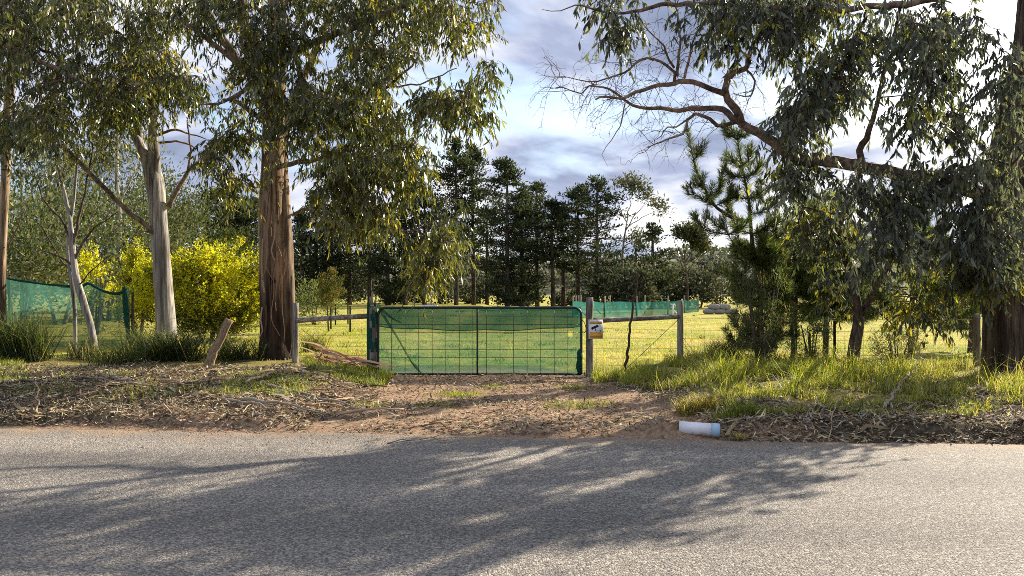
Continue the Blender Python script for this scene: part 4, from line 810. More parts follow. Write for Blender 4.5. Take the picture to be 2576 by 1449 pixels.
side = [pp((1832, 590, -.5), (1786, 582, -.6), (1761, 566, -.7), (1748, 543, -.7)), pp((1832, 590, -.5), (1855, 580, -.5), (1870, 560, -.5)), pp((1832, 590, -.5), (1820, 565, -.3), (1822, 540, -.3)), pp((1804, 523, -.2), (1770, 500, -.4), (1745, 490, -.4), (1736, 465, -.4)),
    pp((1800, 518, -.2), (1830, 500, 0), (1840, 470, 0)), pp((1789, 506, -.2), (1805, 480, .1), (1818, 455, .1)), pp((1774, 475, -.2), (1755, 465, -.4), (1750, 450, -.4)), pp((1873, 447, .1), (1845, 442, -.1), (1824, 430, -.2), (1821, 405, -.2)),
    pp((1873, 447, .1), (1890, 440, .3), (1905, 428, .3), (1910, 410, .3)), pp((1868, 420, .1), (1845, 410, .3), (1838, 392, .3)), pp((1868, 415, .1), (1884, 405, -.1), (1887, 385, -.1)), pp((1884, 500, .1), (1855, 495, -.1), (1838, 478, -.2), (1836, 460, -.2)),
    pp((1884, 500, .1), (1910, 490, .3), (1930, 470, .3)), pp((1888, 540, .1), (1920, 530, .3), (1945, 505, .4)), pp((1891, 590, .05), (1860, 575, .3), (1840, 560, .5)), pp((1891, 590, 0), (1925, 575, -.2), (1950, 550, -.2)), pp((1896, 633, 0), (1870, 620, .4), (1850, 610, .7)), pp((1955, 600, .2), (1975, 580, .3), (1985, 560, .3)),
    pp((1955, 600, .2), (1950, 570, .1), (1958, 545, .1)), pp((1855, 551, -.1), (1835, 530, .2), (1838, 510, .2)), pp((1746, 404, -.2), (1752, 392, -.3), (1753, 378, -.3)), pp((1855, 350, .1), (1845, 342, 0), (1842, 332, 0)), pp((1855, 350, .1), (1866, 342, .1), (1868, 330, .1))]
zz0 = 690
for k in range(44):
    y = rq.uniform(620, 890); a = rq.uniform(0, 6.28); Lr = rq.uniform(35, 120) * (0.6 + .45 * (y - 600) / 300); dx_ = math.cos(a) * Lr; dd = math.sin(a) * Lr / F * YP
    if dx_ < -60 and y > 760 and rq.random() < .3: continue
    side.append(pp((1912, y, 0), (1912 + dx_ * .5, y - 2, dd * .5), (1912 + dx_ * .85, y - 16, dd * .85), (1912 + dx_ * .97, y - 45, dd * .95)))
tm = MB(); lf = MB(); cn = MB()
for i, p_ in enumerate(mainp):
    r0 = [.07, .05, .04, .03, .03][i]; tube(tm, p_, np.linspace(r0, .045 if i == 0 else .008, len(p_)), 8, .1, .1, 0, i, (.075, .055, .045)); 
    if i: needles(lf, p_, rq, 520 if i < 3 else 200, start=.38 if i < 3 else .6); candle(cn, p_[-1], rq)
for p_ in list(side):
    for _ in range(2):
        t_ = rq.uniform(.25, .8); s_ = smooth_path(p_, .03); q_ = s_[int(t_ * (len(s_) - 1))]; d_2 = unit(unit(p_[-1] - p_[0]) * .5 + rq.normal(0, .5, 3) * [1, 1, .4]) * rq.uniform(.12, .3); side.append(np.array([q_, q_ + d_2 * .6, q_ + d_2 + [0, 0, .10]]))
for p_ in side: tube(tm, p_, np.linspace(.014, .005, len(p_)), 5, .1, col=(.075, .055, .045)); needles(lf, p_, rq, 620, start=.1); candle(cn, p_[-1], rq)
tm.build('trunk', M_TWIG, root); lf.build('crown', M_NEEDLE, root, kind='stuff'); cn.build('candles', M_TWIG, root, kind='stuff')
def bushy_pine(label, px, Y, h, wd, rng, nb=70):
    x = (px - CX) / F * Y; z = hz(x, Y); root = thing('young_pine', label, 'tree', (x, Y, z)); tm = MB(); lf = MB(); cn = MB(); tr = np.array([[x, Y, z - .05], [x + .05, Y, z + h * .5], [x, Y, z + h]]); tube(tm, tr, [.07, .045, .01], 7, .2, .05, col=(.075, .055, .045)); needles(lf, tr, rng, 260, start=.6)
    for k in range(nb):
        f = rng.uniform(.22, .95); a = rng.uniform(0, 6.28); ln = wd * (1 - f) ** .6 * rng.uniform(.6, 1.1) + .15; d = np.array([math.cos(a), math.sin(a), 0]); o = np.array([x, Y, z + h * f]); q = np.array([o, o + d * ln * .5 + [0, 0, .02], o + d * ln * .85 + [0, 0, .10], o + d * ln + [0, 0, .28]]); tube(tm, q, [.014, .011, .008, .004], 4, .15, col=(.075, .055, .045)); needles(lf, q, rng, 620, start=.2); candle(cn, q[-1], rng)
        for _ in range(2):
            s_ = q[1] + (q[2] - q[1]) * rng.random(); e = unit(d * .6 + rng.normal(0, .6, 3) * [1, 1, .3]) * rng.uniform(.2, .45); qq = np.array([s_, s_ + e * .6, s_ + e + [0, 0, .12]]); needles(lf, qq, rng, 480, start=.1); prisms(tm, qq[:-1], qq[1:], .006, .004, (.075, .055, .045))
    tm.build('trunk', M_TWIG, root); lf.build('crown', M_NEEDLE, root, kind='stuff'); cn.build('candles', M_TWIG, root, kind='stuff'); return root
bushy_pine('bushy young pine filling the gap behind the dark forked tree', 2075, 16.6, 3.6, 1.25, rq, 74)
bushy_pine('broad young pine behind the wire fence and hanging gum leaves', 2290, 17.2, 3.9, 1.45, rq, 78)
bushy_pine('shorter young pine deep in shade near the huge rough trunk', 2440, 19.0, 2.5, 1.1, rq, 46)

bushy_pine('young pine crowding behind the feathery tea tree', 1995, 16.4, 2.9, 0.9, rq, 40)
bushy_pine('low young pine past the huge rough trunk', 3000, 17.0, 2.1, 1.0, rq, 40)
bushy_pine('smaller young pine further along the wire fence', 3250, 19.5, 2.0, 0.9, rq, 36)
for k, (px_, Y_, w_, h_) in enumerate([(2800, 15.5, 1.6, 1.2), (3150, 15.0, 1.8, 1.3), (3500, 16.0, 2.0, 1.4), (2900, 34, 4.5, 5.0), (3300, 38, 5.0, 5.5), (3700, 36, 5.0, 5.2), (2700, 44, 5.0, 6.0)]):
    shrub('roadside_shrub', 'grey green shrub beyond the huge rough trunk', px_, Y_, w_, h_, ru, 80, GREY, GRW, k=50, ls=(.08, .16), lwd=(.03, .06), group='shrubs past the huge trunk', gap=.38)
for k, (px_, Y_, w_, h_) in enumerate([(-250, 18.5, 3.0, 3.2), (-600, 19.0, 3.2, 3.4), (-1000, 18.0, 3.0, 3.0), (-400, 27, 5.0, 7.5)]):
    shrub('roadside_shrub', 'bushy acacia past the left end of the shade cloth', px_, Y_, w_, h_, ru, 110, LG, [.35, .3, .25, .1], k=50, ls=(.12, .24), lwd=(.05, .09), group='shrubs past the shade cloth', gap=.4)
# feathery shrub in front of the young pine, and low dark rush
shrub('tea_tree', 'feathery grey green tea tree shrub beside the end timber post', 1912, 13.7, 1.05, 1.72, ru, 150, [(.055, .068, .038), (.10, .115, .06), (.16, .165, .08), (.13, .085, .05)], [.4, .35, .17, .08], mat=M_NEEDLE, k=70, ls=(.03, .08), lwd=(.006, .013), updir=.9, gap=.40, cl=.06, stems=7)
shrub('tea_tree', 'low brown tinged shrub under the forked tree by the wire fence', 2255, 13.6, .8, .75, ru, 50, [(.07, .07, .045), (.13, .09, .06), (.10, .115, .05)], [.4, .3, .3], mat=M_NEEDLE, k=70, ls=(.03, .07), lwd=(.007, .014), updir=.5, gap=.34, cl=.06, stems=7)
shrub('tea_tree', 'straggly olive shrub behind the fence wires by the star picket', 2040, 15.0, .9, .9, ru, 50, [(.05, .065, .03), (.11, .13, .04), (.15, .17, .05)], [.5, .3, .2], mat=M_NEEDLE, k=80, ls=(.03, .07), lwd=(.007, .014), updir=.8, gap=.34, cl=.07, stems=7)

# ------------------------------------------------------------------ fences and gate
YG = 13.55
def zpx(py, Y): return CH - (py - HZ) / F * Y
def xpx(px, Y): return (px - CX) / F * Y
def post(parent, px, ytop, Y, r, mat=M_TIMBER, seed=0, name='post', lean=0.0):
    x = xpx(px, Y); z1 = zpx(ytop, Y); z0 = hz(x, Y) - .15; mb = MB()
    tube(mb, [[x, Y, z0], [x + lean * .5, Y, (z0 + z1) / 2], [x + lean, Y, z1]], [r * 1.05, r, r * .97], 16, .12, .05, .05, seed); return mb.build(name, mat, parent, smooth=False)
def wire(parent, pts, r=.0022, name='wire', mat=None): mb = MB(); tube(mb, pts, r, 4, .4); return mb.build(name, mat or M_WIRE, parent)
# left fence
x0 = xpx(742, 14.3)
lf_ = thing('timber_fence', 'short timber post and rail fence panel between gum trunk and gate', 'fence', (x0, 14.3, hz(x0, 14.3)))
post(lf_, 743, 762, 14.2, .058, seed=1)
post(lf_, 937, 768, YG, .082, seed=2)
a = P(748, 806, 14.15); b_ = P(930, 795, YG); mb = MB(); tube(mb, [a, (a + b_) / 2 + [0, 0, .004], b_], [.05, .047, .046], 12, .1, .05, .05, 4); mb.build('rail', M_RAIL, lf_)
for i, (ya, yb) in enumerate([(820, 820), (843, 842), (871, 871), (894, 894), (914, 913)]): wire(lf_, [P(748, ya, 14.2), P(838, (ya + yb) / 2 + 1.5, 13.88), P(930, yb, YG)])
wire(lf_, [P(757, 826, 14.15), P(905, 942, YG + .1)], .0045, 'stay_wire')
mb = MB(); rg = np.random.default_rng(3); xw = xpx(937, YG); rows_ = []          # dark cloth bunched round the gate post
thr = np.linspace(-.2, math.pi * 1.15, 14); zr = np.linspace(.02, zpx(764, YG) + .01, 22)
for z in zr:
    rr = .092 + .012 * (fbm(thr * 2.2, thr * 0 + z * 3, 8) - .3) + .006 * np.sin(thr * 7 + z * 4); rows_.append(np.stack([xw - np.cos(thr + .5) * rr * -1, YG - np.sin(thr + .5) * rr, np.full(14, z)], 1))
V = np.concatenate(rows_); q = [[i * 14 + j, i * 14 + j + 1, (i + 1) * 14 + j + 1, (i + 1) * 14 + j] for i in range(21) for j in range(13) if not (j < 6 and (fbm(np.array([j * .6]), np.array([i * .35]), 12)[0] > .5))]
mb.add(V, None, q); mb.build('cloth_wrap', M_CLOTHD, lf_, smooth=True)
# gate
GXL, GXR = xpx(952, YG), xpx(1462, YG); ZT, ZB = zpx(774, YG), zpx(941, YG); GY_ = YG - .02
gate = thing('farm_gate', 'dark steel mesh farm gate covered with green shade cloth', 'gate', ((GXL + GXR) / 2, GY_, 0.02))
rc = .13; arc = lambda cx, cz, a0, a1: [[cx + rc * math.cos(t), GY_, cz + rc * math.sin(t)] for t in np.linspace(a0, a1, 7)]
fr = [[GXL, GY_, ZB]] + [[GXL, GY_, z] for z in (ZB + .3, ZT - rc - .2)] + arc(GXL + rc, ZT - rc, math.pi, math.pi / 2) + [[x, GY_, ZT] for x in (-1.2, -.4, .4)] + arc(GXR - rc, ZT - rc, math.pi / 2, 0) + [[GXR, GY_, z] for z in (ZT - rc - .2, ZB + .3)] + [[GXR, GY_, ZB]]
mb = MB(); tube(mb, fr, .022, 10, .04); mb.build('frame', M_STEEL, gate, smooth=True)
mb = MB(); tube(mb, [[GXL, GY_, ZB], [GXR, GY_, ZB]], .02, 8, .3); mb.build('bottom_rail', M_STEEL, gate, smooth=True)
mb = MB(); xc = xpx(1201, YG); tube(mb, [[xc, GY_ - .005, ZB], [xc, GY_ - .005, ZT]], .016, 8, .3); mb.build('centre_bar', M_STEEL, gate, smooth=True)
for i in range(1, 15): x = GXL + (GXR - GXL) * i / 15; wire(gate, [[x, GY_ - .02, ZB], [x, GY_ - .02, ZT]], .0045, 'mesh_wire', M_STEEL)
for i in range(1, 8): z = ZB + (ZT - ZB) * i / 8; wire(gate, [[GXL, GY_ - .012, z], [GXR, GY_ - .012, z]], .0045, 'mesh_wire', M_STEEL)
def cloth_grid(x0, x1, top, bot, Yf, nx_, nz_, seed, amp=.02, holes=(), col=None):
    mb = MB(); U, Vv = np.meshgrid(np.linspace(0, 1, nx_), np.linspace(0, 1, nz_)); x = x0 + (x1 - x0) * U; zt = top(U); zb = bot(U); z = zt + (zb - zt) * Vv
    y = Yf(U) + amp * 2 * (fbm(x * 3.0, z * 1.2, seed) - .5) + amp * .6 * (fbm(x * 9, z * 3, seed + 1) - .5)
    V = np.stack([x, y, z], -1).reshape(-1, 3); q = []
    for i in range(nz_ - 1):
        for j in range(nx_ - 1):
            c = V[i * nx_ + j]; ok = True
            for (hx_, hz_, hr, hh_) in holes:
                if ((c[0] - hx_) / hr) ** 2 + ((c[2] - hz_) / hh_) ** 2 < 1: ok = False
            if ok: q.append([i * nx_ + j, i * nx_ + j + 1, (i + 1) * nx_ + j + 1, (i + 1) * nx_ + j])
    mb.add(V, None, q); return mb
holes = [(xpx(1432, YG), zpx(838, YG), .06, .05)]
cloth_grid(GXL, GXR, lambda u: ZT + 0 * u, lambda u: ZB + .01 + 0 * u, lambda u: GY_ + .045 + 0 * u, 120, 42, 5, .022, holes).build('shade_cloth', M_CLOTH, gate, smooth=True)
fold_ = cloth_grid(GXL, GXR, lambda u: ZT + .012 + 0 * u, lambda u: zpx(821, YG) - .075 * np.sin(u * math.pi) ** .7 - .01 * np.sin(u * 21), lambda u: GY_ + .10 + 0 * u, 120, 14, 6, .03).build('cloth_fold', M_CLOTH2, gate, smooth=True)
def ribbon(mb, pts, w, nrm=(0, -1, 0), col=(.5, .5, .5), step=.06, twist=0):
    s = smooth_path(np.array(pts, float), step); t = unit(np.gradient(s, axis=0)); sd = unit(np.cross(t, np.array(nrm, float))); n = len(s); ww = np.broadcast_to(w, (n,))[:, None] if np.ndim(w) == 0 else np.interp(np.linspace(0, 1, n), np.linspace(0, 1, len(w)), w)[:, None]
    mb.add(np.vstack([s - sd * ww / 2, s + sd * ww / 2]), None, [[j, j + 1, n + j + 1, n + j] for j in range(n - 1)], col); return mb
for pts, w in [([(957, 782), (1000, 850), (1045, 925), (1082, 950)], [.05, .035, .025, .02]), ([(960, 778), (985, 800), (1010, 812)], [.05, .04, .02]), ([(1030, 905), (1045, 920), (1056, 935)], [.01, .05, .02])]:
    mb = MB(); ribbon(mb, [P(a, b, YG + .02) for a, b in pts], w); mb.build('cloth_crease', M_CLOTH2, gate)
hem = [[GXL, GY_ + .1, zpx(821, YG)]] + [[GXL + (GXR - GXL) * u, GY_ + .1, zpx(821, YG) - .075 * math.sin(u * math.pi) ** .7 - .01 * math.sin(u * 21)] for u in np.linspace(.05, .95, 14)] + [[GXR, GY_ + .1, zpx(821, YG)]]
mb = MB(); tube(mb, hem, .009, 5, .1); mb.build('cloth_hem', M_CLOTHD, fold_)
mb = MB(); tube(mb, [P(1455, 905, YG - .03), P(1456, 880, YG - .03), P(1459, 900, YG - .03), P(1455, 925, YG - .03), P(1460, 942, YG - .03)], [.02, .03, .05, .045, .03], 7, .05, .3, .2, 3); mb.build('cloth_bunch', M_CLOTHD, gate)
mb = MB(); tube(mb, [P(1458, 800, YG - .03), P(1470, 812, YG - .03), P(1474, 830, YG - .03), P(1468, 838, YG - .03), P(1461, 826, YG - .03)], .007, 5, .03); mb.build('tie', M_CLOTHD, gate)
mb = MB(); ribbon(mb, [P(936, 762, YG - .05), P(950, 768, YG - .06), P(958, 778, YG - .05), P(962, 784, YG - .03)], [.05, .09, .07, .03], (0, -.6, .6)); mb.build('cloth_corner', M_CLOTH2, gate)
# right fence
xr0 = xpx(1483, 13.5)
rf = thing('timber_fence', 'post and rail fence with wire mesh running right from the gate', 'fence', (xr0, 13.5, hz(xr0, 13.5)))
post(rf, 1483, 748, 13.5, .066, seed=5); post(rf, 1711, 757, 14.2, .057, seed=6); post(rf, 2457, 790, 14.2, .062, seed=8)
a = P(1488, 807, 13.5); b_ = P(1706, 797, 14.15); mb = MB(); tube(mb, [a, (a + b_) / 2, b_], [.046, .043, .042], 12, .1, .05, .05, 9); mb.build('rail', M_RAIL, rf)
for i, (ya, yb) in enumerate([(825, 828), (850, 850), (876, 876), (900, 900), (918, 918)]): wire(rf, [P(1490, ya, 13.5), P(1600, (ya + yb) / 2 + 1.5, 13.85), P(1708, yb, 14.2)])
wire(rf, [P(1704, 806, 14.15), P(1560, 942, 13.6)], .005, 'stay_wire')
for k in range(12): xx = 1500 + k * 17; YY = 13.5 + .7 * k / 12; wire(rf, [P(xx, 858, YY), P(xx + 1, 930, YY)], .0014, 'wire')
for ya in (800, 830, 852, 872, 890, 905, 920): wire(rf, [P(1715, ya, 14.2), P(2098, ya + 4, 14.2), P(2457, ya + 3, 14.2), P(2640, ya + 4, 14.2)], .0026)
for k in range(46): xx = 1724 + k * 16; wire(rf, [P(xx, 830, 14.2), P(xx, 925, 14.2)], .0016)
for (xx, yt, yb) in [(2099, 806, 944)]:
    mb = MB(); c = P(xx, yt, 14.0); z0 = hz(c[0], 14.0) - .1
    for ang in (0, 2.094, 4.189): box(mb, [c[0] + math.cos(ang) * .013, 14.0 + math.sin(ang) * .013, (c[2] + z0) / 2], (.028, .005, c[2] - z0), [[math.cos(ang), math.sin(ang), 0], [-math.sin(ang), math.cos(ang), 0], [0, 0, 1]], (.02, .018, .018))
    mb.build('star_picket', M_TWIG, rf)
for (p1_, p2_) in [((1712, 840), (1758, 905)), ((1712, 848), (1750, 918)), ((1712, 880), (1770, 920)), ((1712, 868), (1800, 930))]: wire(rf, [P(*p1_, 14.12), P(*p2_, 13.9)], .003, 'loose_wire')
# chain on the gate post
ch = thing('gate_chain', 'rusty chain hanging down the right gate post beside the sign', 'chain', P(1481, 850, 13.42))
mb0 = None
for k in range(12):
    c = P(1480 + 1.5 * math.sin(k), 812 + k * 4.0, 13.425); t = np.linspace(0, 2 * np.pi, 9); f_ = k % 2
    pts = [c + [math.cos(u) * .010 * (1 if f_ else .25), -math.cos(u) * .010 * (.25 if f_ else 1), math.sin(u) * .018] for u in t]; mb = MB(); tube(mb, pts, .003, 4, .02, col=(.16, .13, .11), cap=False); mb.build('chain_link', M_TWIG, ch)
# sign
SY = 13.405; sx0, sx1, sz1, sz0 = xpx(1480.5, SY), xpx(1516.5, SY), zpx(804, SY), zpx(852.5, SY); sw, sh = sx1 - sx0, sz1 - sz0
sign = thing('security_sign', 'white and orange security notice sign with camera symbol on gate post', 'sign', ((sx0 + sx1) / 2, SY, sz0))
def srect(u0, v0, u1, v1, y, t, mat, name): mb = MB(); box(mb, [sx0 + sw * (u0 + u1) / 2, y, sz1 - sh * (v0 + v1) / 2], [sw * (u1 - u0), t, sh * (v1 - v0)]); return mb.build(name, mat, sign)
srect(0, 0, 1, 1, SY, .004, M_SIGNW, 'panel')
bn1 = None
srect(.07, .10, .93, .225, SY - .0030, .0014, M_SIGNK, 'banner_border'); bn1 = srect(.085, .11, .915, .215, SY - .0042, .0014, M_SIGNO, 'banner')
srect(.09, .655, .96, .955, SY - .0030, .0014, M_SIGNK, 'banner_border'); bn2 = srect(.105, .665, .945, .945, SY - .0042, .0014, M_SIGNO, 'banner')
def spoly(uv, name): 
    mb = MB(); n = len(uv); v = [[sx0 + sw * u, SY - .0026, sz1 - sh * w] for u, w in uv]; v2 = [[a_[0], SY - .0042, a_[2]] for a_ in v]; mb.add(np.array(v + v2), [[n, n + i, n + i + 1] for i in range(1, n - 1)], [[i, (i + 1) % n, n + (i + 1) % n, n + i] for i in range(n)]); return mb.build(name, M_SIGNK, sign)
spoly([(.20, .40), (.62, .265), (.71, .365), (.29, .505)], 'camera_symbol'); spoly([(.17, .47), (.215, .40), (.31, .505), (.285, .525)], 'camera_symbol')
spoly([(.455, .44), (.50, .42), (.50, .585), (.455, .60)], 'camera_symbol'); spoly([(.455, .575), (.82, .575), (.82, .595), (.455, .60)], 'camera_symbol'); spoly([(.81, .55), (.85, .55), (.85, .63), (.81, .63)], 'camera_symbol')
def stext(s, u, v, hgt_, wmax, par):
    cu = bpy.data.curves.new('t', 'FONT'); cu.body = s; cu.size = 1; cu.align_x = 'CENTER'; cu.align_y = 'CENTER'; to = bpy.data.objects.new('t', cu); COL.objects.link(to)
    bpy.context.view_layer.update(); me = bpy.data.meshes.new_from_object(to.evaluated_get(bpy.context.evaluated_depsgraph_get())); bpy.data.objects.remove(to)
    co = np.array([v_.co[:] for v_ in me.vertices]); w_ = np.ptp(co[:, 0]); h_ = np.ptp(co[:, 1]); cx_ = (co[:, 0].max() + co[:, 0].min()) / 2; cy_ = (co[:, 1].max() + co[:, 1].min()) / 2
    X = sx0 + sw * u + (co[:, 0] - cx_) / w_ * sw * wmax; Z = sz1 - sh * v + (co[:, 1] - cy_) / h_ * sh * hgt_; nv = np.stack([X, np.full(len(X), SY - .0056), Z], 1) - np.array(WLOC[sign.name])
    me.vertices.foreach_set('co', nv.ravel()); me.materials.clear(); me.materials.append(M_SIGNK); me.name = 'lettering'; o_ = bpy.data.objects.new('lettering', me); COL.objects.link(o_); o_.parent = par
stext('SECURITY NOTICE', .50, .163, .055, .74, bn1); stext('SURVEILLANCE', .525, .735, .065, .70, bn2); stext('CAMERAS IN USE', .525, .86, .065, .80, bn2)
for (u, v) in ((.05, .04), (.95, .04)): spoly([(u + .02 * math.cos(t), v + .015 * math.sin(t)) for t in np.linspace(0, 6.28, 7)[:-1]], 'screw')
# leaning dark stick at the right fence
mb = MB(); tube(mb, [P(1572, 935, 13.3), P(1580, 870, 13.3), P(1590, 800, 13.35), P(1597, 740, 13.4), P(1607, 675, 13.4)], [.028, .024, .02, .017, .006], 8, .06, .2, .1, 3, (.055, .038, .03), kink=.008)
ls = mb.build('dead_stem', M_TWIG, loc=P(1572, 940, 13.3)); tag(ls, 'tall thin dead stem standing in the grass before the right rail', 'stem')
# left shade cloth fence
YC = 17.4
sc = thing('shade_cloth_fence', 'sagging green shade cloth fence tied between trees on the left verge', 'fence', (xpx(322, YC), YC, hz(xpx(322, YC), YC)))
tp = [(20, 699), (60, 706), (110, 713), (160, 717), (205, 720), (222, 711), (245, 722), (270, 734), (300, 737), (318, 727)]
ux = (np.array([t[0] for t in tp]) - 20) / 300.; uz = np.array([zpx(t[1], YC) for t in tp])
cloth_grid(xpx(14, YC), xpx(327, YC), lambda u: np.interp(u, ux, uz), lambda u: np.array(hgt(xpx(14, YC) + u * 2.8, u * 0 + YC)) + .02, lambda u: YC + .05 * np.sin(u * 9), 90, 40, 15, .05).build('shade_cloth', M_CLOTHL, sc, smooth=True)
mb = MB(); tube(mb, [[xpx(a, YC), YC - .03, zpx(b, YC) - .01] for a, b in tp], [.02, .028, .02, .026, .03, .03, .03, .035, .04, .04], 8, .06, .35, .25, 6); mb.build('top_fold', M_CLOTHD, sc, smooth=True)
mb = MB(); tube(mb, [[xpx(316, YC), YC - .04, zpx(722, YC)], [xpx(318, YC), YC - .04, zpx(770, YC)], [xpx(324, YC), YC - .04, zpx(830, YC)], [xpx(331, YC), YC - .04, zpx(890, YC)]], [.05, .055, .05, .045], 9, .05, .3, .25, 8); mb.build('bunched_edge', M_CLOTHD, sc, smooth=True)
post(sc, 334, 735, YC + .1, .03, M_BARK_D, 3); post(sc, 24, 695, YC + .1, .03, M_BARK_D, 4)
for y in (800, 822, 844): wire(sc, [P(14, y, YC - .1), P(200, y + 3, YC - .1), P(420, y + 1, YC - .6), P(655, y, 15.2)], .003)
# far shade cloth yard
yard = thing('shade_cloth_yard', 'far teal green shade cloth yard with timber posts across the paddock', 'fence', (xpx(1600, 45), 45, 0))
cp = [(1441, 47.5), (1475, 45.5), (1521, 45), (1602, 45), (1640, 45), (1680, 48.5), (1721, 54), (1756, 58)]
cu_ = np.linspace(0, 1, len(cp)); cxs = np.array([xpx(a, y) for a, y in cp]); cys = np.array([y for _, y in cp])
mb = MB(); nU = 70; U = np.linspace(0, 1, nU); bx_ = np.interp(U, cu_, cxs); by_ = np.interp(U, cu_, cys); rows_ = []
for f_ in np.linspace(0, 1, 6): rows_.append(np.stack([bx_, by_ + .04 * np.sin(U * 90 + f_ * 3), .02 + f_ * (.90 + .03 * np.sin(U * 40)), ], 1))
mb.add(np.concatenate(rows_), None, [[i * nU + j, i * nU + j + 1, (i + 1) * nU + j + 1, (i + 1) * nU + j] for i in range(5) for j in range(nU - 1)]); mb.build('shade_cloth', M_CLOTHF, yard, smooth=True)
for i, (xx, y) in enumerate([(1441, 47.6), (1449, 52), (1455, 55), (1461, 58), (1521, 45.1), (1534, 53), (1602, 45.1), (1622, 53), (1680, 48.6), (1721, 54.1), (1756, 58.1)]):
    mb = MB(); x = xpx(xx, y); tube(mb, [[x, y, -.1], [x + .02, y, 1.28]], .05, 7, .5); mb.build('post', M_TIMBER, yard)
for a, b2_ in [((1455, 775, 47), (1475, 795, 45.2)), ((1500, 778, 45.2), (1512, 790, 45))]: 
    mb = MB(); tube(mb, [P(*a), P(*b2_)], .03, 5, .5); mb.build('brace', M_TIMBER, yard)
tap = thing('standpipe', 'white garden standpipe tap in front of the far shade cloth yard', 'tap', (xpx(1693, 44), 44, 0))
mb = MB(); x = xpx(1693, 44); tube(mb, [[x, 44, 0], [x, 44, .82]], .035, 8, .3); mb.build('riser', M_PVC, tap)
mb = MB(); tube(mb, [[x - .12, 44, .80], [x + .12, 44, .80]], .03, 6, .2); tube(mb, [[x + .1, 44, .8], [x + .12, 44, .7]], .025, 6, .1); mb.build('tap_head', M_PVC, tap)
mb = MB(); tube(mb, [[x, 44, .5], [x + .25, 43.9, .25], [x + .55, 43.8, .12]], .025, 6, .2); mb.build('hose', M_PVC, tap)
bags = np.random.default_rng(8)
for i, (dx_, dz_) in enumerate([(.3, 0), (1.02, 0), (1.74, 0), (.66, .33), (1.38, .33)]):
    x = xpx(1772, 52) + dx_; u, v = np.meshgrid(np.linspace(0, 2 * np.pi, 13)[:-1], np.linspace(-1.35, 1.35, 7)); sx_ = np.sign(np.cos(u)) * np.abs(np.cos(u)) ** .6 * np.cos(v) ** .6; sy_ = np.sign(np.sin(u)) * np.abs(np.sin(u)) ** .6 * np.cos(v) ** .6; szz = np.sin(v) * .19
    V = np.stack([x + sx_ * .42, 52 + sy_ * .28, .19 + dz_ + szz + .03 * (fbm(u * 2, v * 2 + i, 3) - .5)], -1).reshape(-1, 3); n = 12
    mb = MB(); mb.add(np.vstack([V, [[x, 52, .0 + dz_]], [[x, 52, .385 + dz_]]]), [[84, (j + 1) % n, j] for j in range(n)] + [[85, 72 + j, 72 + (j + 1) % n] for j in range(n)], [[r_ * n + j, r_ * n + (j + 1) % n, (r_ + 1) * n + (j + 1) % n, (r_ + 1) * n + j] for r_ in range(6) for j in range(n)], (.62, .60, .60))
    tag(mb.build('white_bag', mat_plain('bag_%d' % i, (.27, .255, .25), .8, .1, nscale=5), loc=(x, 52, dz_), smooth=True), 'bulky white bag stacked beside the far shade cloth yard', 'bag', 'white bags by the yard')
# star pickets in the paddock
for i, (xx, yb) in enumerate([(832, 845), (843.6, 833), (875, 830), (880.5, 855)]):
    g = G(xx, yb); z0 = hz(g[0], g[1]); mb = MB(); hh = .82
    for ang in (.3, 2.394, 4.489): box(mb, [g[0] + math.cos(ang) * .016, g[1] + math.sin(ang) * .016, z0 + hh / 2 - .1], (.034, .008, hh + .2), [[math.cos(ang), math.sin(ang), 0], [-math.sin(ang), math.cos(ang), 0], [0, 0, 1]], (.03, .04, .02))
    tag(mb.build('star_picket', M_TWIG, loc=(g[0], g[1], z0)), 'thin dark steel picket standing in the paddock behind the left rail', 'picket', 'pickets in the paddock')
# low white trough far behind the gate
Yt = 70; xt = xpx(1080, Yt); tr_ = thing('stock_trough', 'low white stock trough lying under the pines behind the gate', 'trough', (xt, Yt, 0))
for nm_, c_, sz_ in [('side_wall', (0, -.28, .19), (1.5, .05, .3)), ('side_wall', (0, .28, .19), (1.5, .05, .3)), ('end_wall', (-.725, 0, .19), (.05, .51, .3)), ('end_wall', (.725, 0, .19), (.05, .51, .3)), ('bottom', (0, 0, .06), (1.4, .51, .05))]:
    mb = MB(); box(mb, np.array([xt, Yt, 0]) + c_, sz_); mb.build(nm_, M_PVC, tr_)
# timber frame posts far behind left gate post
fr_ = thing('hitching_posts', 'three pale posts standing far behind the gate post', 'post', (xpx(934, 60), 60, 0))
for xx in (931, 936, 945): mb = MB(); x = xpx(xx, 60); tube(mb, [[x, 60, -.1], [x, 60, 1.15]], .05, 6, .4, col=(.3, .28, .25)); mb.build('post', M_TIMBER, fr_)
fr_ = thing('clothes_line', 'thin pale post with crossbar standing among the far pines', 'post', (xpx(1043, 60), 60, 0))
mb = MB(); x = xpx(1043, 60); tube(mb, [[x, 60, -.1], [x, 60, 1.15]], .05, 6, .4); mb.build('post', M_TIMBER, fr_); mb = MB(); tube(mb, [[x - .1, 60, 1.1], [x + .5, 60, .98]], .03, 5, .3); mb.build('crossbar', M_TIMBER, fr_)

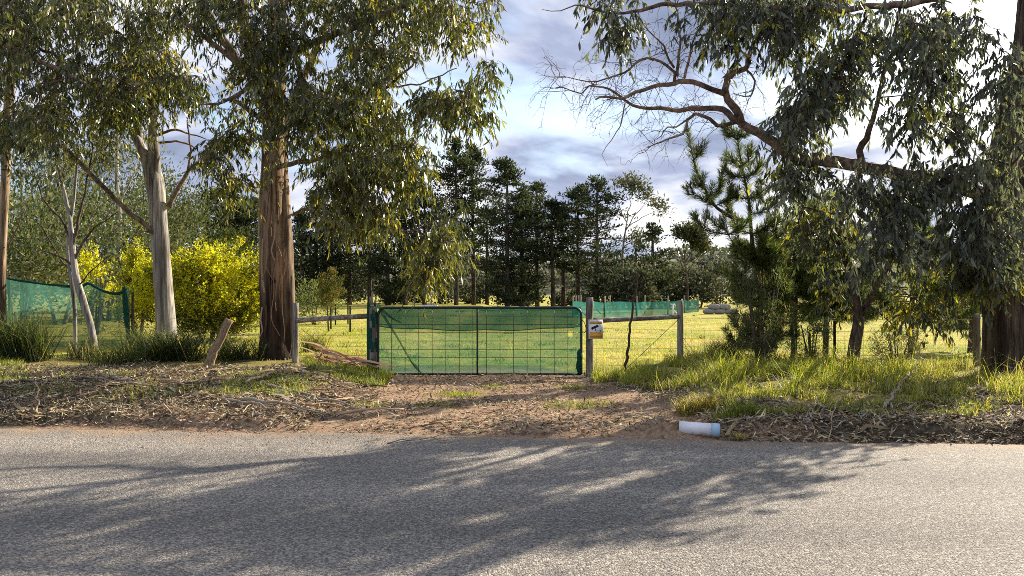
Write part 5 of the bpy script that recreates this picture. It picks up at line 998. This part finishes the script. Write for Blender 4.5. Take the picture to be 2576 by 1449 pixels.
# ------------------------------------------------------------------ white pipe by the road
def muddy(name, col):
    m, nt = newmat(name); p, o = principled(nt, 0.45, 0.4); tcn = N(nt, 'ShaderNodeTexCoord'); sx = N(nt, 'ShaderNodeSeparateXYZ'); L(nt, tcn, 'Object', sx, 0)
    nz = N(nt, 'ShaderNodeTexNoise', i_Scale=22.0, i_Detail=6.0, i_Roughness=0.7); L(nt, tcn, 'Object', nz, 'Vector'); a = math_n(nt, 'MULTIPLY_ADD', b=0.14); L(nt, nz, 'Fac', a, 0); L(nt, sx, 2, a, 2)
    r = ramp(nt, [(0.085, (0.27, 0.18, 0.12)), (0.125, tuple(c * .82 for c in col)), (0.20, col)]); L(nt, a, 0, r, 0); L(nt, r, 0, p, 'Base Color'); return m
M_PIPE, M_PIPEB = muddy('muddy_pvc', (0.74, 0.74, 0.78)), muddy('muddy_blue_pvc', (0.36, 0.53, 0.68))
pc0, pc1 = np.array([1.84, 7.99, .080]), np.array([2.14, 7.91, .070]); pr = .073
pipe = thing('drain_pipe', 'white plastic drain pipe with blue end poking out of the driveway dirt', 'pipe', (pc1[0], pc1[1], 0))
def open_tube(c0, c1, r, thick, n=28, cut=0.0):
    ax = unit(c1 - c0); a = unit(np.cross(ax, [0, 0, 1.])); b = np.cross(a, ax); t = np.linspace(0, 2 * np.pi, n, endpoint=False); ro = np.cos(t)[:, None] * a + np.sin(t)[:, None] * b
    V = np.vstack([c0 + ro * r - ax * cut * (np.sin(t)[:, None]), c1 + ro * r, c1 + ro * (r - thick), c0 + ro * (r - thick) - ax * cut * np.sin(t)[:, None]]); q = [[k * n + i, k * n + (i + 1) % n, ((k + 1) % 4) * n + (i + 1) % n, ((k + 1) % 4) * n + i] for k in range(4) for i in range(n)]; mb = MB(); mb.add(V, None, q); return mb
ax_ = unit(pc1 - pc0)
open_tube(pc0 - ax_ * .10, pc1 - ax_ * .075, pr, .005).build('barrel', M_PIPE, pipe, smooth=True)
open_tube(pc1 - ax_ * .085, pc1, pr + .004, .009).build('blue_end', M_PIPEB, pipe, smooth=True)

# ------------------------------------------------------------------ ground cover
rgx = np.random.default_rng(61)
GRN = [(0.06, 0.085, 0.018), (0.13, 0.17, 0.025), (0.25, 0.27, 0.035), (0.34, 0.30, 0.07), (0.42, 0.34, 0.20)]
def ground_pts(poly, n, hole=0.0, scale=1.0, seed=0, space='px'):
    pg = [tuple(G(*p)[:2]) for p in poly] if space == 'px' else poly
    s = sample_poly(pg, n, rgx, hole, scale, seed); return np.stack([s[:, 0], s[:, 1], hgt(s[:, 0], s[:, 1])], 1)
mb = MB()
def gpatch(poly, n, hgt_, cw, hole=0.35, scale=.45, seed=3, w=(.006, .011)):
    b = ground_pts(poly, n, hole, scale, seed); nn = len(b); cl_ = fbm(b[:, 0] * 1.8, b[:, 1] * 1.8, 90, 3) * 1.7 - .35; blades(mb, b - [0, 0, .01], rgx.uniform(*hgt_, nn) * (.6 + .8 * cl_), rgx.uniform(.15, 1.1, nn), rgx.uniform(*w, nn), palette(nn, GRN, rgx, .25, cw), rgx)
gpatch([(1490, 942), (1720, 930), (1990, 932), (2020, 985), (1960, 1050), (1830, 1045), (1740, 1000), (1600, 985), (1495, 975)], 11000, (.08, .30), [.06, .22, .36, .22, .14], .53, .3)
gpatch([(1990, 932), (2640, 950), (2640, 1050), (2300, 1050), (2100, 1040), (2000, 1030)], 9500, (.07, .27), [.16, .22, .20, .16, .26], .53, .35)
gpatch([(1800, 1040), (2640, 1045), (2640, 1085), (2300, 1080), (1850, 1080)], 3500, (.05, .16), [.25, .3, .2, .15, .1], .45)
gpatch([(2640, 950), (3500, 950), (3600, 1050), (2640, 1050)], 7000, (.07, .27), [.16, .22, .20, .16, .26], .5, .35)
gpatch([(-1000, 930), (-60, 940), (-60, 1000), (-1100, 1000)], 5000, (.07, .27), [.16, .26, .24, .16, .18], .5, .35)
gpatch([(770, 930), (925, 935), (990, 955), (960, 985), (880, 985), (770, 965)], 3800, (.08, .2), [.3, .35, .2, .1, .05])
gpatch([(560, 985), (720, 980), (800, 1005), (720, 1040), (560, 1040)], 2200, (.05, .14), [.15, .35, .3, .15, .05], .45)
gpatch([(-60, 940), (60, 940), (80, 990), (-60, 1000)], 1500, (.08, .18), [.2, .35, .3, .1, .05])
gpatch([(-60, 960), (500, 965), (900, 985), (800, 1040), (300, 1045), (-60, 1030)], 3800, (.03, .13), [.15, .30, .25, .18, .12], .56, .5)
gpatch([(1500, 950), (2640, 960), (2640, 1050), (1900, 1050), (1600, 985)], 420, (.30, .75), [.0, .06, .14, .35, .45], .45, .5, 3, (.004, .007))
gpatch([(1760, 965), (2300, 965), (2250, 1020), (1850, 1030)], 1600, (.2, .55), [.05, .25, .45, .2, .05], .56, .35)
for (gx_, gy_, n, r_) in [(1095, 1030, 160, .14), (1140, 1000, 200, .16), (1175, 1003, 160, .12), (1435, 1032, 260, .2), (1440, 985, 260, .14), (935, 1030, 140, .12), (1500, 1025, 160, .2), (625, 995, 240, .12), (560, 1030, 160, .1), (1245, 985, 120, .14), (640, 975, 160, .1)]:
    c = G(gx_, gy_); b = np.stack([c[0] + rgx.normal(0, r_, n), c[1] + rgx.normal(0, r_ * .7, n)], 1); b = np.column_stack([b, hgt(b[:, 0], b[:, 1])]); blades(mb, b - [0, 0, .01], rgx.uniform(.04, .13, n), rgx.uniform(.3, 1.2, n), rgx.uniform(.005, .009, n), palette(n, GRN, rgx, .25, [.1, .35, .35, .15, .05]), rgx)
vg = mb.build('verge_grass', M_GRASS); vg['kind'] = 'stuff'; vg['label'] = 'backlit green grass growing on the verge'; vg['category'] = 'grass'
mb = MB()
for (ya, yb, n, w, hh) in [(14.4, 18, 15000, (.007, .012), (.03, .09)), (18, 25, 22000, (.010, .018), (.03, .09)), (25, 45, 22000, (.018, .035), (.03, .08))]:
    y = rgx.uniform(ya, yb, n); x = rgx.uniform(-.75, .75, n) * y; k = (drive(x, y) < .6); x, y = x[k], y[k]; n = len(x); pt = fbm(x * .35, y * .35, 40); ci = np.clip((pt * 7 + rgx.normal(0, .8, n) - 1.2), 0, 4).astype(int)
    blades(mb, np.stack([x, y, hgt(x, y) - .01], 1), rgx.uniform(*hh, n), rgx.uniform(.3, 1.3, n), rgx.uniform(*w, n), palette(n, [(.14, .18, .022), (.23, .27, .03), (.32, .32, .045), (.42, .36, .08), (.48, .38, .16)], rgx, .22, idx=ci), rgx)
n = 420; yc = 15 + 45 * rgx.random(n) ** 1.3; xc_ = rgx.uniform(-.7, .7, n) * yc
for k in range(n):
    m_ = 26; r_ = rgx.uniform(.06, .2); bx2 = xc_[k] + rgx.normal(0, r_, m_); by2 = yc[k] + rgx.normal(0, r_, m_); dk = rgx.choice([0, 1, 2])
    blades(mb, np.stack([bx2, by2, hgt(bx2, by2) - .01], 1), rgx.uniform(.04, .16, m_), rgx.uniform(.3, 1.2, m_), rgx.uniform(.012, .024, m_) * (yc[k] / 20) ** .5, palette(m_, [[(.05, .075, .018), (.09, .12, .022)], [(.11, .14, .025), (.2, .22, .03)], [(.38, .3, .14), (.3, .22, .1)]][dk], rgx, .25), rgx)
pg_ = mb.build('paddock_grass', M_GRASS); pg_['kind'] = 'stuff'; pg_['label'] = 'short yellow green grass across the paddock'; pg_['category'] = 'grass'

def tussock(label, px, py, n, h, spread, cols, cw, w=(.008, .014), lean=(.2, 1.0), name='grass_tussock', Y=None, wid=None, group=None):
    c = G(px, py) if Y is None else np.array([xpx(px, Y), Y, 0]); sxw = wid or spread; b = np.stack([c[0] + np.clip(rgx.normal(0, 1, n), -1.7, 1.7) * sxw, c[1] + np.clip(rgx.normal(0, 1, n), -1.7, 1.7) * spread], 1); b = np.column_stack([b, hgt(b[:, 0], b[:, 1])]); m_ = MB()
    blades(m_, b - [0, 0, .02], rgx.uniform(*h, n), rgx.uniform(*lean, n), rgx.uniform(*w, n), palette(n, cols, rgx, .3, cw), rgx); return tag(m_.build(name, M_GRASS, loc=(c[0], c[1], hz(c[0], c[1]))), label, 'tussock', group)
STR = [(.022, .034, .014), (.055, .075, .026), (.12, .14, .045), (.26, .20, .11)]
tussock('big dark green strappy tussock at the foot of the brown left trunk', 55, 935, 900, (.6, 1.25), .14, STR, [.40, .35, .17, .08], wid=.25, lean=(.1, 1.1))
tussock('strappy tussock at the base of the crooked thin tree', 215, 930, 220, (.25, .7), .12, STR, [.35, .3, .15, .2], wid=.2)
tussock('dark arching tussock in front of the pale gum trunk', 430, 942, 950, (.35, .95), .16, STR, [.55, .28, .09, .08], lean=(.5, 1.7), wid=.26)
tussock('upright strappy tussock against the pale gum trunk', 365, 925, 420, (.45, .9), .12, STR, [.3, .4, .2, .1], wid=.2)
tussock('dark low tussock behind the leaning split timber', 590, 932, 620, (.25, .75), .2, STR, [.62, .2, .06, .12], lean=(.6, 1.8), wid=.34)
tussock('loose pale tussock below the green shade cloth corner', 300, 950, 420, (.25, .6), .15, STR, [.2, .4, .3, .1], wid=.25)
tussock('yellow green tussock behind the left fence post', 790, 912, 300, (.3, .65), .1, [(.15, .16, .04), (.25, .22, .06), (.1, .12, .03)], [.4, .4, .2], wid=.14)
tussock('straw coloured tussock just behind the white drain pipe', 1755, 1048, 900, (.14, .34), .10, [(.34, .25, .10), (.24, .21, .06), (.15, .17, .04), (.4, .33, .2)], [.35, .3, .2, .15], w=(.005, .009), lean=(.5, 1.3), wid=.13)
tussock('fresh green tuft beside the end of the drain pipe', 1850, 1075, 420, (.1, .26), .07, GRN, [.2, .4, .3, .1, 0], w=(.005, .009), lean=(.4, 1.2), wid=.14)
tussock('dark olive rush clump beside the end timber post', 1820, 930, 500, (.3, .62), .1, [(.04, .05, .018), (.09, .10, .03), (.16, .14, .04)], [.4, .4, .2], w=(.006, .010), wid=.18)
tussock('tall bright grass clump left of the forked tree', 2010, 985, 500, (.2, .42), .14, GRN, [.05, .25, .45, .25, 0], wid=.3)
tussock('dry straw tuft among the litter right of the pipe', 1860, 1104, 110, (.06, .16), .018, GRN, [0, 0, .1, .4, .5], w=(.006, .01), lean=(.8, 1.6), wid=.022)

# leaf litter
LIT = [(.46, .37, .22), (.30, .22, .13), (.16, .12, .075), (.36, .33, .27), (.075, .055, .04), (.56, .46, .29)]
mb = MB()
def lit(poly, n, hole=.3, ll=(.05, .13), lw=(.010, .024), seed=4, cw=(.13, .25, .24, .13, .20, .05)):
    b = ground_pts(poly, n, hole, .5, seed); nn = len(b); d = np.stack([*rgx.normal(size=(2, nn)), rgx.normal(0, .22, nn)], 1); nr = np.stack([rgx.normal(0, .4, nn), rgx.normal(0, .4, nn), np.ones(nn)], 1); leaves(mb, b + [0, 0, .008] + np.stack([0 * b[:, 0], 0 * b[:, 0], rgx.uniform(0, .03, nn)], 1), d, rgx.uniform(*ll, nn), rgx.uniform(*lw, nn), palette(nn, LIT, rgx, .3, cw), rgx, kite=True, curl=.5, nrm=nr)
lit([(-80, 950), (700, 950), (930, 960), (960, 1010), (760, 1085), (300, 1072), (-80, 1066)], 19000, .25)
lit([(-80, 1040), (900, 1050), (1000, 1090), (300, 1078), (-80, 1070)], 2500, .3, (.03, .08), (.008, .018))
lit([(700, 1020), (1400, 1010), (1720, 1060), (1720, 1100), (1200, 1096), (700, 1085)], 2600, .35)
lit([(950, 950), (1470, 950), (1560, 990), (1300, 1000), (960, 1000)], 1800, .3)
lit([(1700, 1020), (2000, 1050), (2640, 1040), (2640, 1116), (1830, 1108)], 8500, .3)
lit([(1500, 960), (2640, 980), (2640, 1050), (1900, 1060), (1600, 1010)], 6000, .3)
lit([(2640, 1040), (3600, 1040), (3700, 1118), (2640, 1116)], 4500, .3)
lit([(-1000, 950), (-80, 950), (-80, 1066), (-1100, 1050)], 6000, .3)
lit([(0, 1080), (2576, 1112), (2576, 1300), (0, 1300)], 110, 0, (.04, .09), (.008, .018))
ll_ = mb.build('leaf_litter', M_LITTER); ll_['kind'] = 'stuff'; ll_['label'] = 'fallen gum leaves scattered over verge and driveway'; ll_['category'] = 'leaf litter'
mb = MB()
def twiglit(poly, n, ln=(.12, .5), r=(.002, .006), hole=.3):
    b = ground_pts(poly, n, hole, .6, 8); nn = len(b); a = rgx.normal(0, .55, nn) + (rgx.random(nn) < .25) * 1.2; d = np.stack([np.cos(a), np.sin(a), rgx.normal(0, .10, nn)], 1); L_ = rgx.uniform(*ln, nn)[:, None]; e = b + d * L_; e[:, 2] = hgt(e[:, 0], e[:, 1]) + rgx.uniform(.005, .06, nn); m_ = (b + e) / 2 + rgx.normal(0, .03, (nn, 3)) * L_ * 3; rr = rgx.uniform(*r, nn); c = palette(nn, LIT, rgx, .3); b[:, 2] += .015; m_[:, 2] = np.maximum(m_[:, 2], hgt(m_[:, 0], m_[:, 1]) + .01); prisms(mb, b, m_, rr, rr, c); prisms(mb, m_, e, rr, rr * .6, c)
twiglit([(-80, 955), (700, 950), (940, 965), (930, 1010), (760, 1080), (300, 1068), (-80, 1060)], 800, (.08, .38))
twiglit([(740, 1040), (1700, 1050), (1700, 1095), (740, 1085)], 130, (.08, .3))
twiglit([(1800, 1050), (2640, 1045), (2640, 1112), (1850, 1105)], 240, (.06, .25))
for _ in range(520):
    r_ = rgx.random(); a_ = rgx.uniform(-80, 930) if r_ < .8 else rgx.uniform(1820, 2600); b_ = rgx.uniform(958, 1064) if r_ < .8 else rgx.uniform(1050, 1100)
    g = G(a_, b_); an = rgx.normal(0, .5); ln = rgx.uniform(.06, .40) ; d = np.array([math.cos(an), math.sin(an), 0]) * ln
    if fbm(np.array([g[0] * .9]), np.array([g[1] * .9]), 77)[0] < .46: continue
    d = d * rgx.choice([-1, 1]); e = g + d; z0_ = hz(g[0], g[1]); z1_ = hz(e[0], e[1])
    if e[1] < edge(e[0]) + .1: continue
    p_ = [g + [0, 0, z0_ + .01], g + d * .5 + [rgx.normal(0, .03), rgx.normal(0, .03), (z0_ + z1_) / 2 + rgx.uniform(.015, .08)], e + [0, 0, z1_ + rgx.uniform(.0, .05)]]
    ribbon(mb, p_, rgx.uniform(.012, .05), (rgx.normal(0, .5), rgx.normal(0, .5), 1), palette(1, LIT, rgx, .3, (.12, .26, .24, .16, .18, .04))[0], .12)
tl = mb.build('twig_litter', M_TWIG); tl['kind'] = 'stuff'; tl['label'] = 'small broken twigs and bark shreds littering the verge'; tl['category'] = 'twig litter'
# gravel
mb = MB(); n = 9000; y = rgx.uniform(7.2, 13.6, n); x = rgx.uniform(-4.6, 4.2, n); k = (drive(x, y) > .45) | ((np.abs(y - edge(x)) < .25) & (rgx.random(n) < .8)); x, y = x[k], y[k]; n = len(x); s = rgx.uniform(.004, .014, (n, 1)); c = np.stack([x, y, np.maximum(hgt(x, y), -.005)], 1) + [0, 0, .003]
off = np.array([[1, 0, 0], [0, 1, 0], [-1, 0, 0], [0, -1, 0], [0, 0, .8], [0, 0, -.5]]); V = (c[:, None] + off[None] * s[:, None] * rgx.uniform(.6, 1.4, (n, 6, 1))).reshape(-1, 3); tri = np.array([[0, 1, 4], [1, 2, 4], [2, 3, 4], [3, 0, 4], [1, 0, 5], [2, 1, 5], [3, 2, 5], [0, 3, 5]]); mb.add(V, (np.arange(n)[:, None, None] * 6 + tri[None]).reshape(-1, 3), None, np.repeat(palette(n, [(.32, .20, .13), (.22, .13, .08), (.42, .32, .23), (.14, .09, .06)], rgx, .3), 6, 0))
gv = mb.build('gravel', M_LITTER); gv['kind'] = 'stuff'; gv['label'] = 'reddish gravel on the dirt driveway'; gv['category'] = 'gravel'

# sticks one can pick out
def stick(label, pts, r, col, group=None, kink=.012, name='fallen_stick', fork=True):
    w = []
    for (a, b, up) in pts: g = G(a, b); g[2] = max(hz(g[0], g[1]), 0) + up + r; w.append(g)
    mb = MB(); n = len(w); tube(mb, w, np.linspace(r, r * .45, n), 7, .07, .25, .1, int(pts[0][0]), col, kink=kink)
    if fork and n > 2: q = w[n // 2]; tube(mb, [q, q + unit(w[-1] - w[0]) * .12 + [.03, .05, .04], q + unit(w[-1] - w[0]) * .22 + [.08, .09, .03]], [r * .5, r * .4, r * .2], 5, .06, col=col)
    return tag(mb.build(name, M_TWIG, loc=w[0]), label, 'stick', group)
TAN, GRYS, BRN = (.40, .29, .19), (.26, .23, .19), (.12, .08, .055)
stick('long pale branch lying across the litter below the leaning timber', [(620, 1015, .05), (780, 975, .06), (700, 990, .05)][:1] + [(700, 985, .08), (760, 968, .04)], .018, TAN)
stick('grey forked branch lying on the verge below the forked tree', [(2225, 1060, .02), (2260, 1025, .10), (2308, 978, .24)], .02, (.30, .24, .19))
stick('curved brown branch on the litter under the grey forked branch', [(2235, 1040, .03), (2250, 1075, .02), (2275, 1098, .02)], .016, (.2, .15, .12))
stick('short pale upright stick poking from the bank edge', [(97, 1062, .0), (98, 1045, .05), (95, 1030, .14)], .012, TAN, fork=False)
stick('long reddish stick lying on the driveway edge near the road', [(1010, 1085, .01), (1080, 1078, .02), (1150, 1090, .01)], .013, (.25, .14, .085))
stick('thin forked twig lying on the asphalt beside the driveway', [(975, 1117, .0), (1030, 1108, .012), (1085, 1106, .01), (1110, 1112, .0)], .006, (.16, .12, .09))
stick('pale twisted stick with raised fork on the gravel', [(1325, 1075, .06), (1340, 1090, .02), (1365, 1094, .01)], .010, TAN)
stick('long thin root like stick running over dirt toward the pipe', [(1620, 1070, .01), (1680, 1078, .01), (1735, 1082, .01)], .007, (.16, .09, .06), fork=False)
stick('pale stick standing slanted in the litter by the road edge', [(2085, 1112, 0), (2095, 1085, .05), (2105, 1060, .16)], .006, TAN, fork=False)
ST1 = 'weathered stick half buried in the bark litter on the left verge'
for k in range(34):
    a = rgx.uniform(0, 860); b = rgx.uniform(962, 1058); ln = rgx.uniform(60, 210); an = rgx.normal(0, .12); stick(ST1, [(a, b, .02), (a + ln * .5, b - an * ln * .5 + rgx.normal(0, 2), .045), (a + ln, b - an * ln, .02)], rgx.uniform(.008, .022), random.choice([TAN, GRYS, BRN, (.33, .21, .13)]), 'sticks in the left verge litter', fork=k % 3 == 0)
ST2 = 'dull stick lying among dead leaves on the right verge'
for k in range(14):
    a = rgx.uniform(1850, 2500); b = rgx.uniform(1045, 1098); ln = rgx.uniform(30, 90); an = rgx.normal(0, .3); stick(ST2, [(a, b, .01), (a + ln * .5, b - an * ln * .5, .03), (a + ln, min(1105, b - an * ln), .01)], rgx.uniform(.005, .010), random.choice([GRYS, BRN, (.3, .24, .2)]), 'sticks in the right verge litter', fork=k % 2 == 0)
# shed bark heap by the left fence panel
for k in range(38):
    a = rgx.uniform(745, 870); b = rgx.uniform(905, 932); ln = rgx.uniform(.3, .9); c = G(a, b + 12); c[1] = rgx.uniform(13.3, 14.0); c[0] = xpx(a, c[1]); z = hz(c[0], c[1]); an = rgx.normal(0, .5); up = max(0.03, .42 * min(1, max(0, 1 - (a - 755) / 125)) * rgx.random()); d = np.array([math.cos(an), math.sin(an) * .6, 0])
    s = [c + [0, 0, z + up + .08], c + d * ln * .5 + [0, 0, z + up * .7 + .09], c + d * ln + [0, 0, z + .02]]; mb = MB(); s[1] = s[1] + rgx.normal(0, .05, 3) * [1, 1, .6]; ribbon(mb, s, [rgx.uniform(.02, .045), rgx.uniform(.03, .065), rgx.uniform(.01, .03)], (rgx.normal(0, .4), -.6, 1), palette(1, [(.30, .14, .075), (.36, .21, .12), (.20, .10, .06), (.42, .29, .18)], rgx)[0]); tag(mb.build('bark_strip', M_TWIG, loc=s[0]), 'reddish brown strip of shed bark heaped between the big tan gum and the gate', 'bark', 'shed bark heap')
# leaning split timber
pl = [P(516, 950, 13.25), P(530, 905, 13.35), P(556, 850, 13.45), P(577, 804, 13.55)]; mb = MB(); s = smooth_path(np.array(pl), .08); nn = len(s); wv = np.interp(np.linspace(0, 1, nn), [0, .3, .7, 1], [.24, .15, .12, .14]); t = unit(np.gradient(s, axis=0)); sd = unit(np.cross(t, [0, -1, 0])); nz_ = np.array([0, -.03, 0])
jag = rgx.normal(0, .008, (nn, 1)); V = np.vstack([s - sd * (wv[:, None] / 2 + jag) + nz_, s + sd * (wv[:, None] / 2 - jag) + nz_, s + sd * (wv[:, None] / 2 - jag) - nz_, s - sd * (wv[:, None] / 2 + jag) - nz_])
q = [[a * nn + j, a * nn + j + 1, ((a + 1) % 4) * nn + j + 1, ((a + 1) % 4) * nn + j] for a in range(4) for j in range(nn - 1)] + [[0, nn, 2 * nn, 3 * nn], [nn - 1, 4 * nn - 1, 3 * nn - 1, 2 * nn - 1]]
mb.add(V, None, q, (.27, .19, .115)); lt = mb.build('split_timber', mat_vcol('split_wood', .85, .15, 9, .45, .5, (6, 6, 1)), loc=(xpx(516, 13.25), 13.25, 0)); tag(lt, 'split slab of pale timber leaning in the dark tussocks', 'timber')
print('tris', sum(len(o.data.polygons) for o in bpy.data.objects if o.type == 'MESH'), 'objs', len(bpy.data.objects))
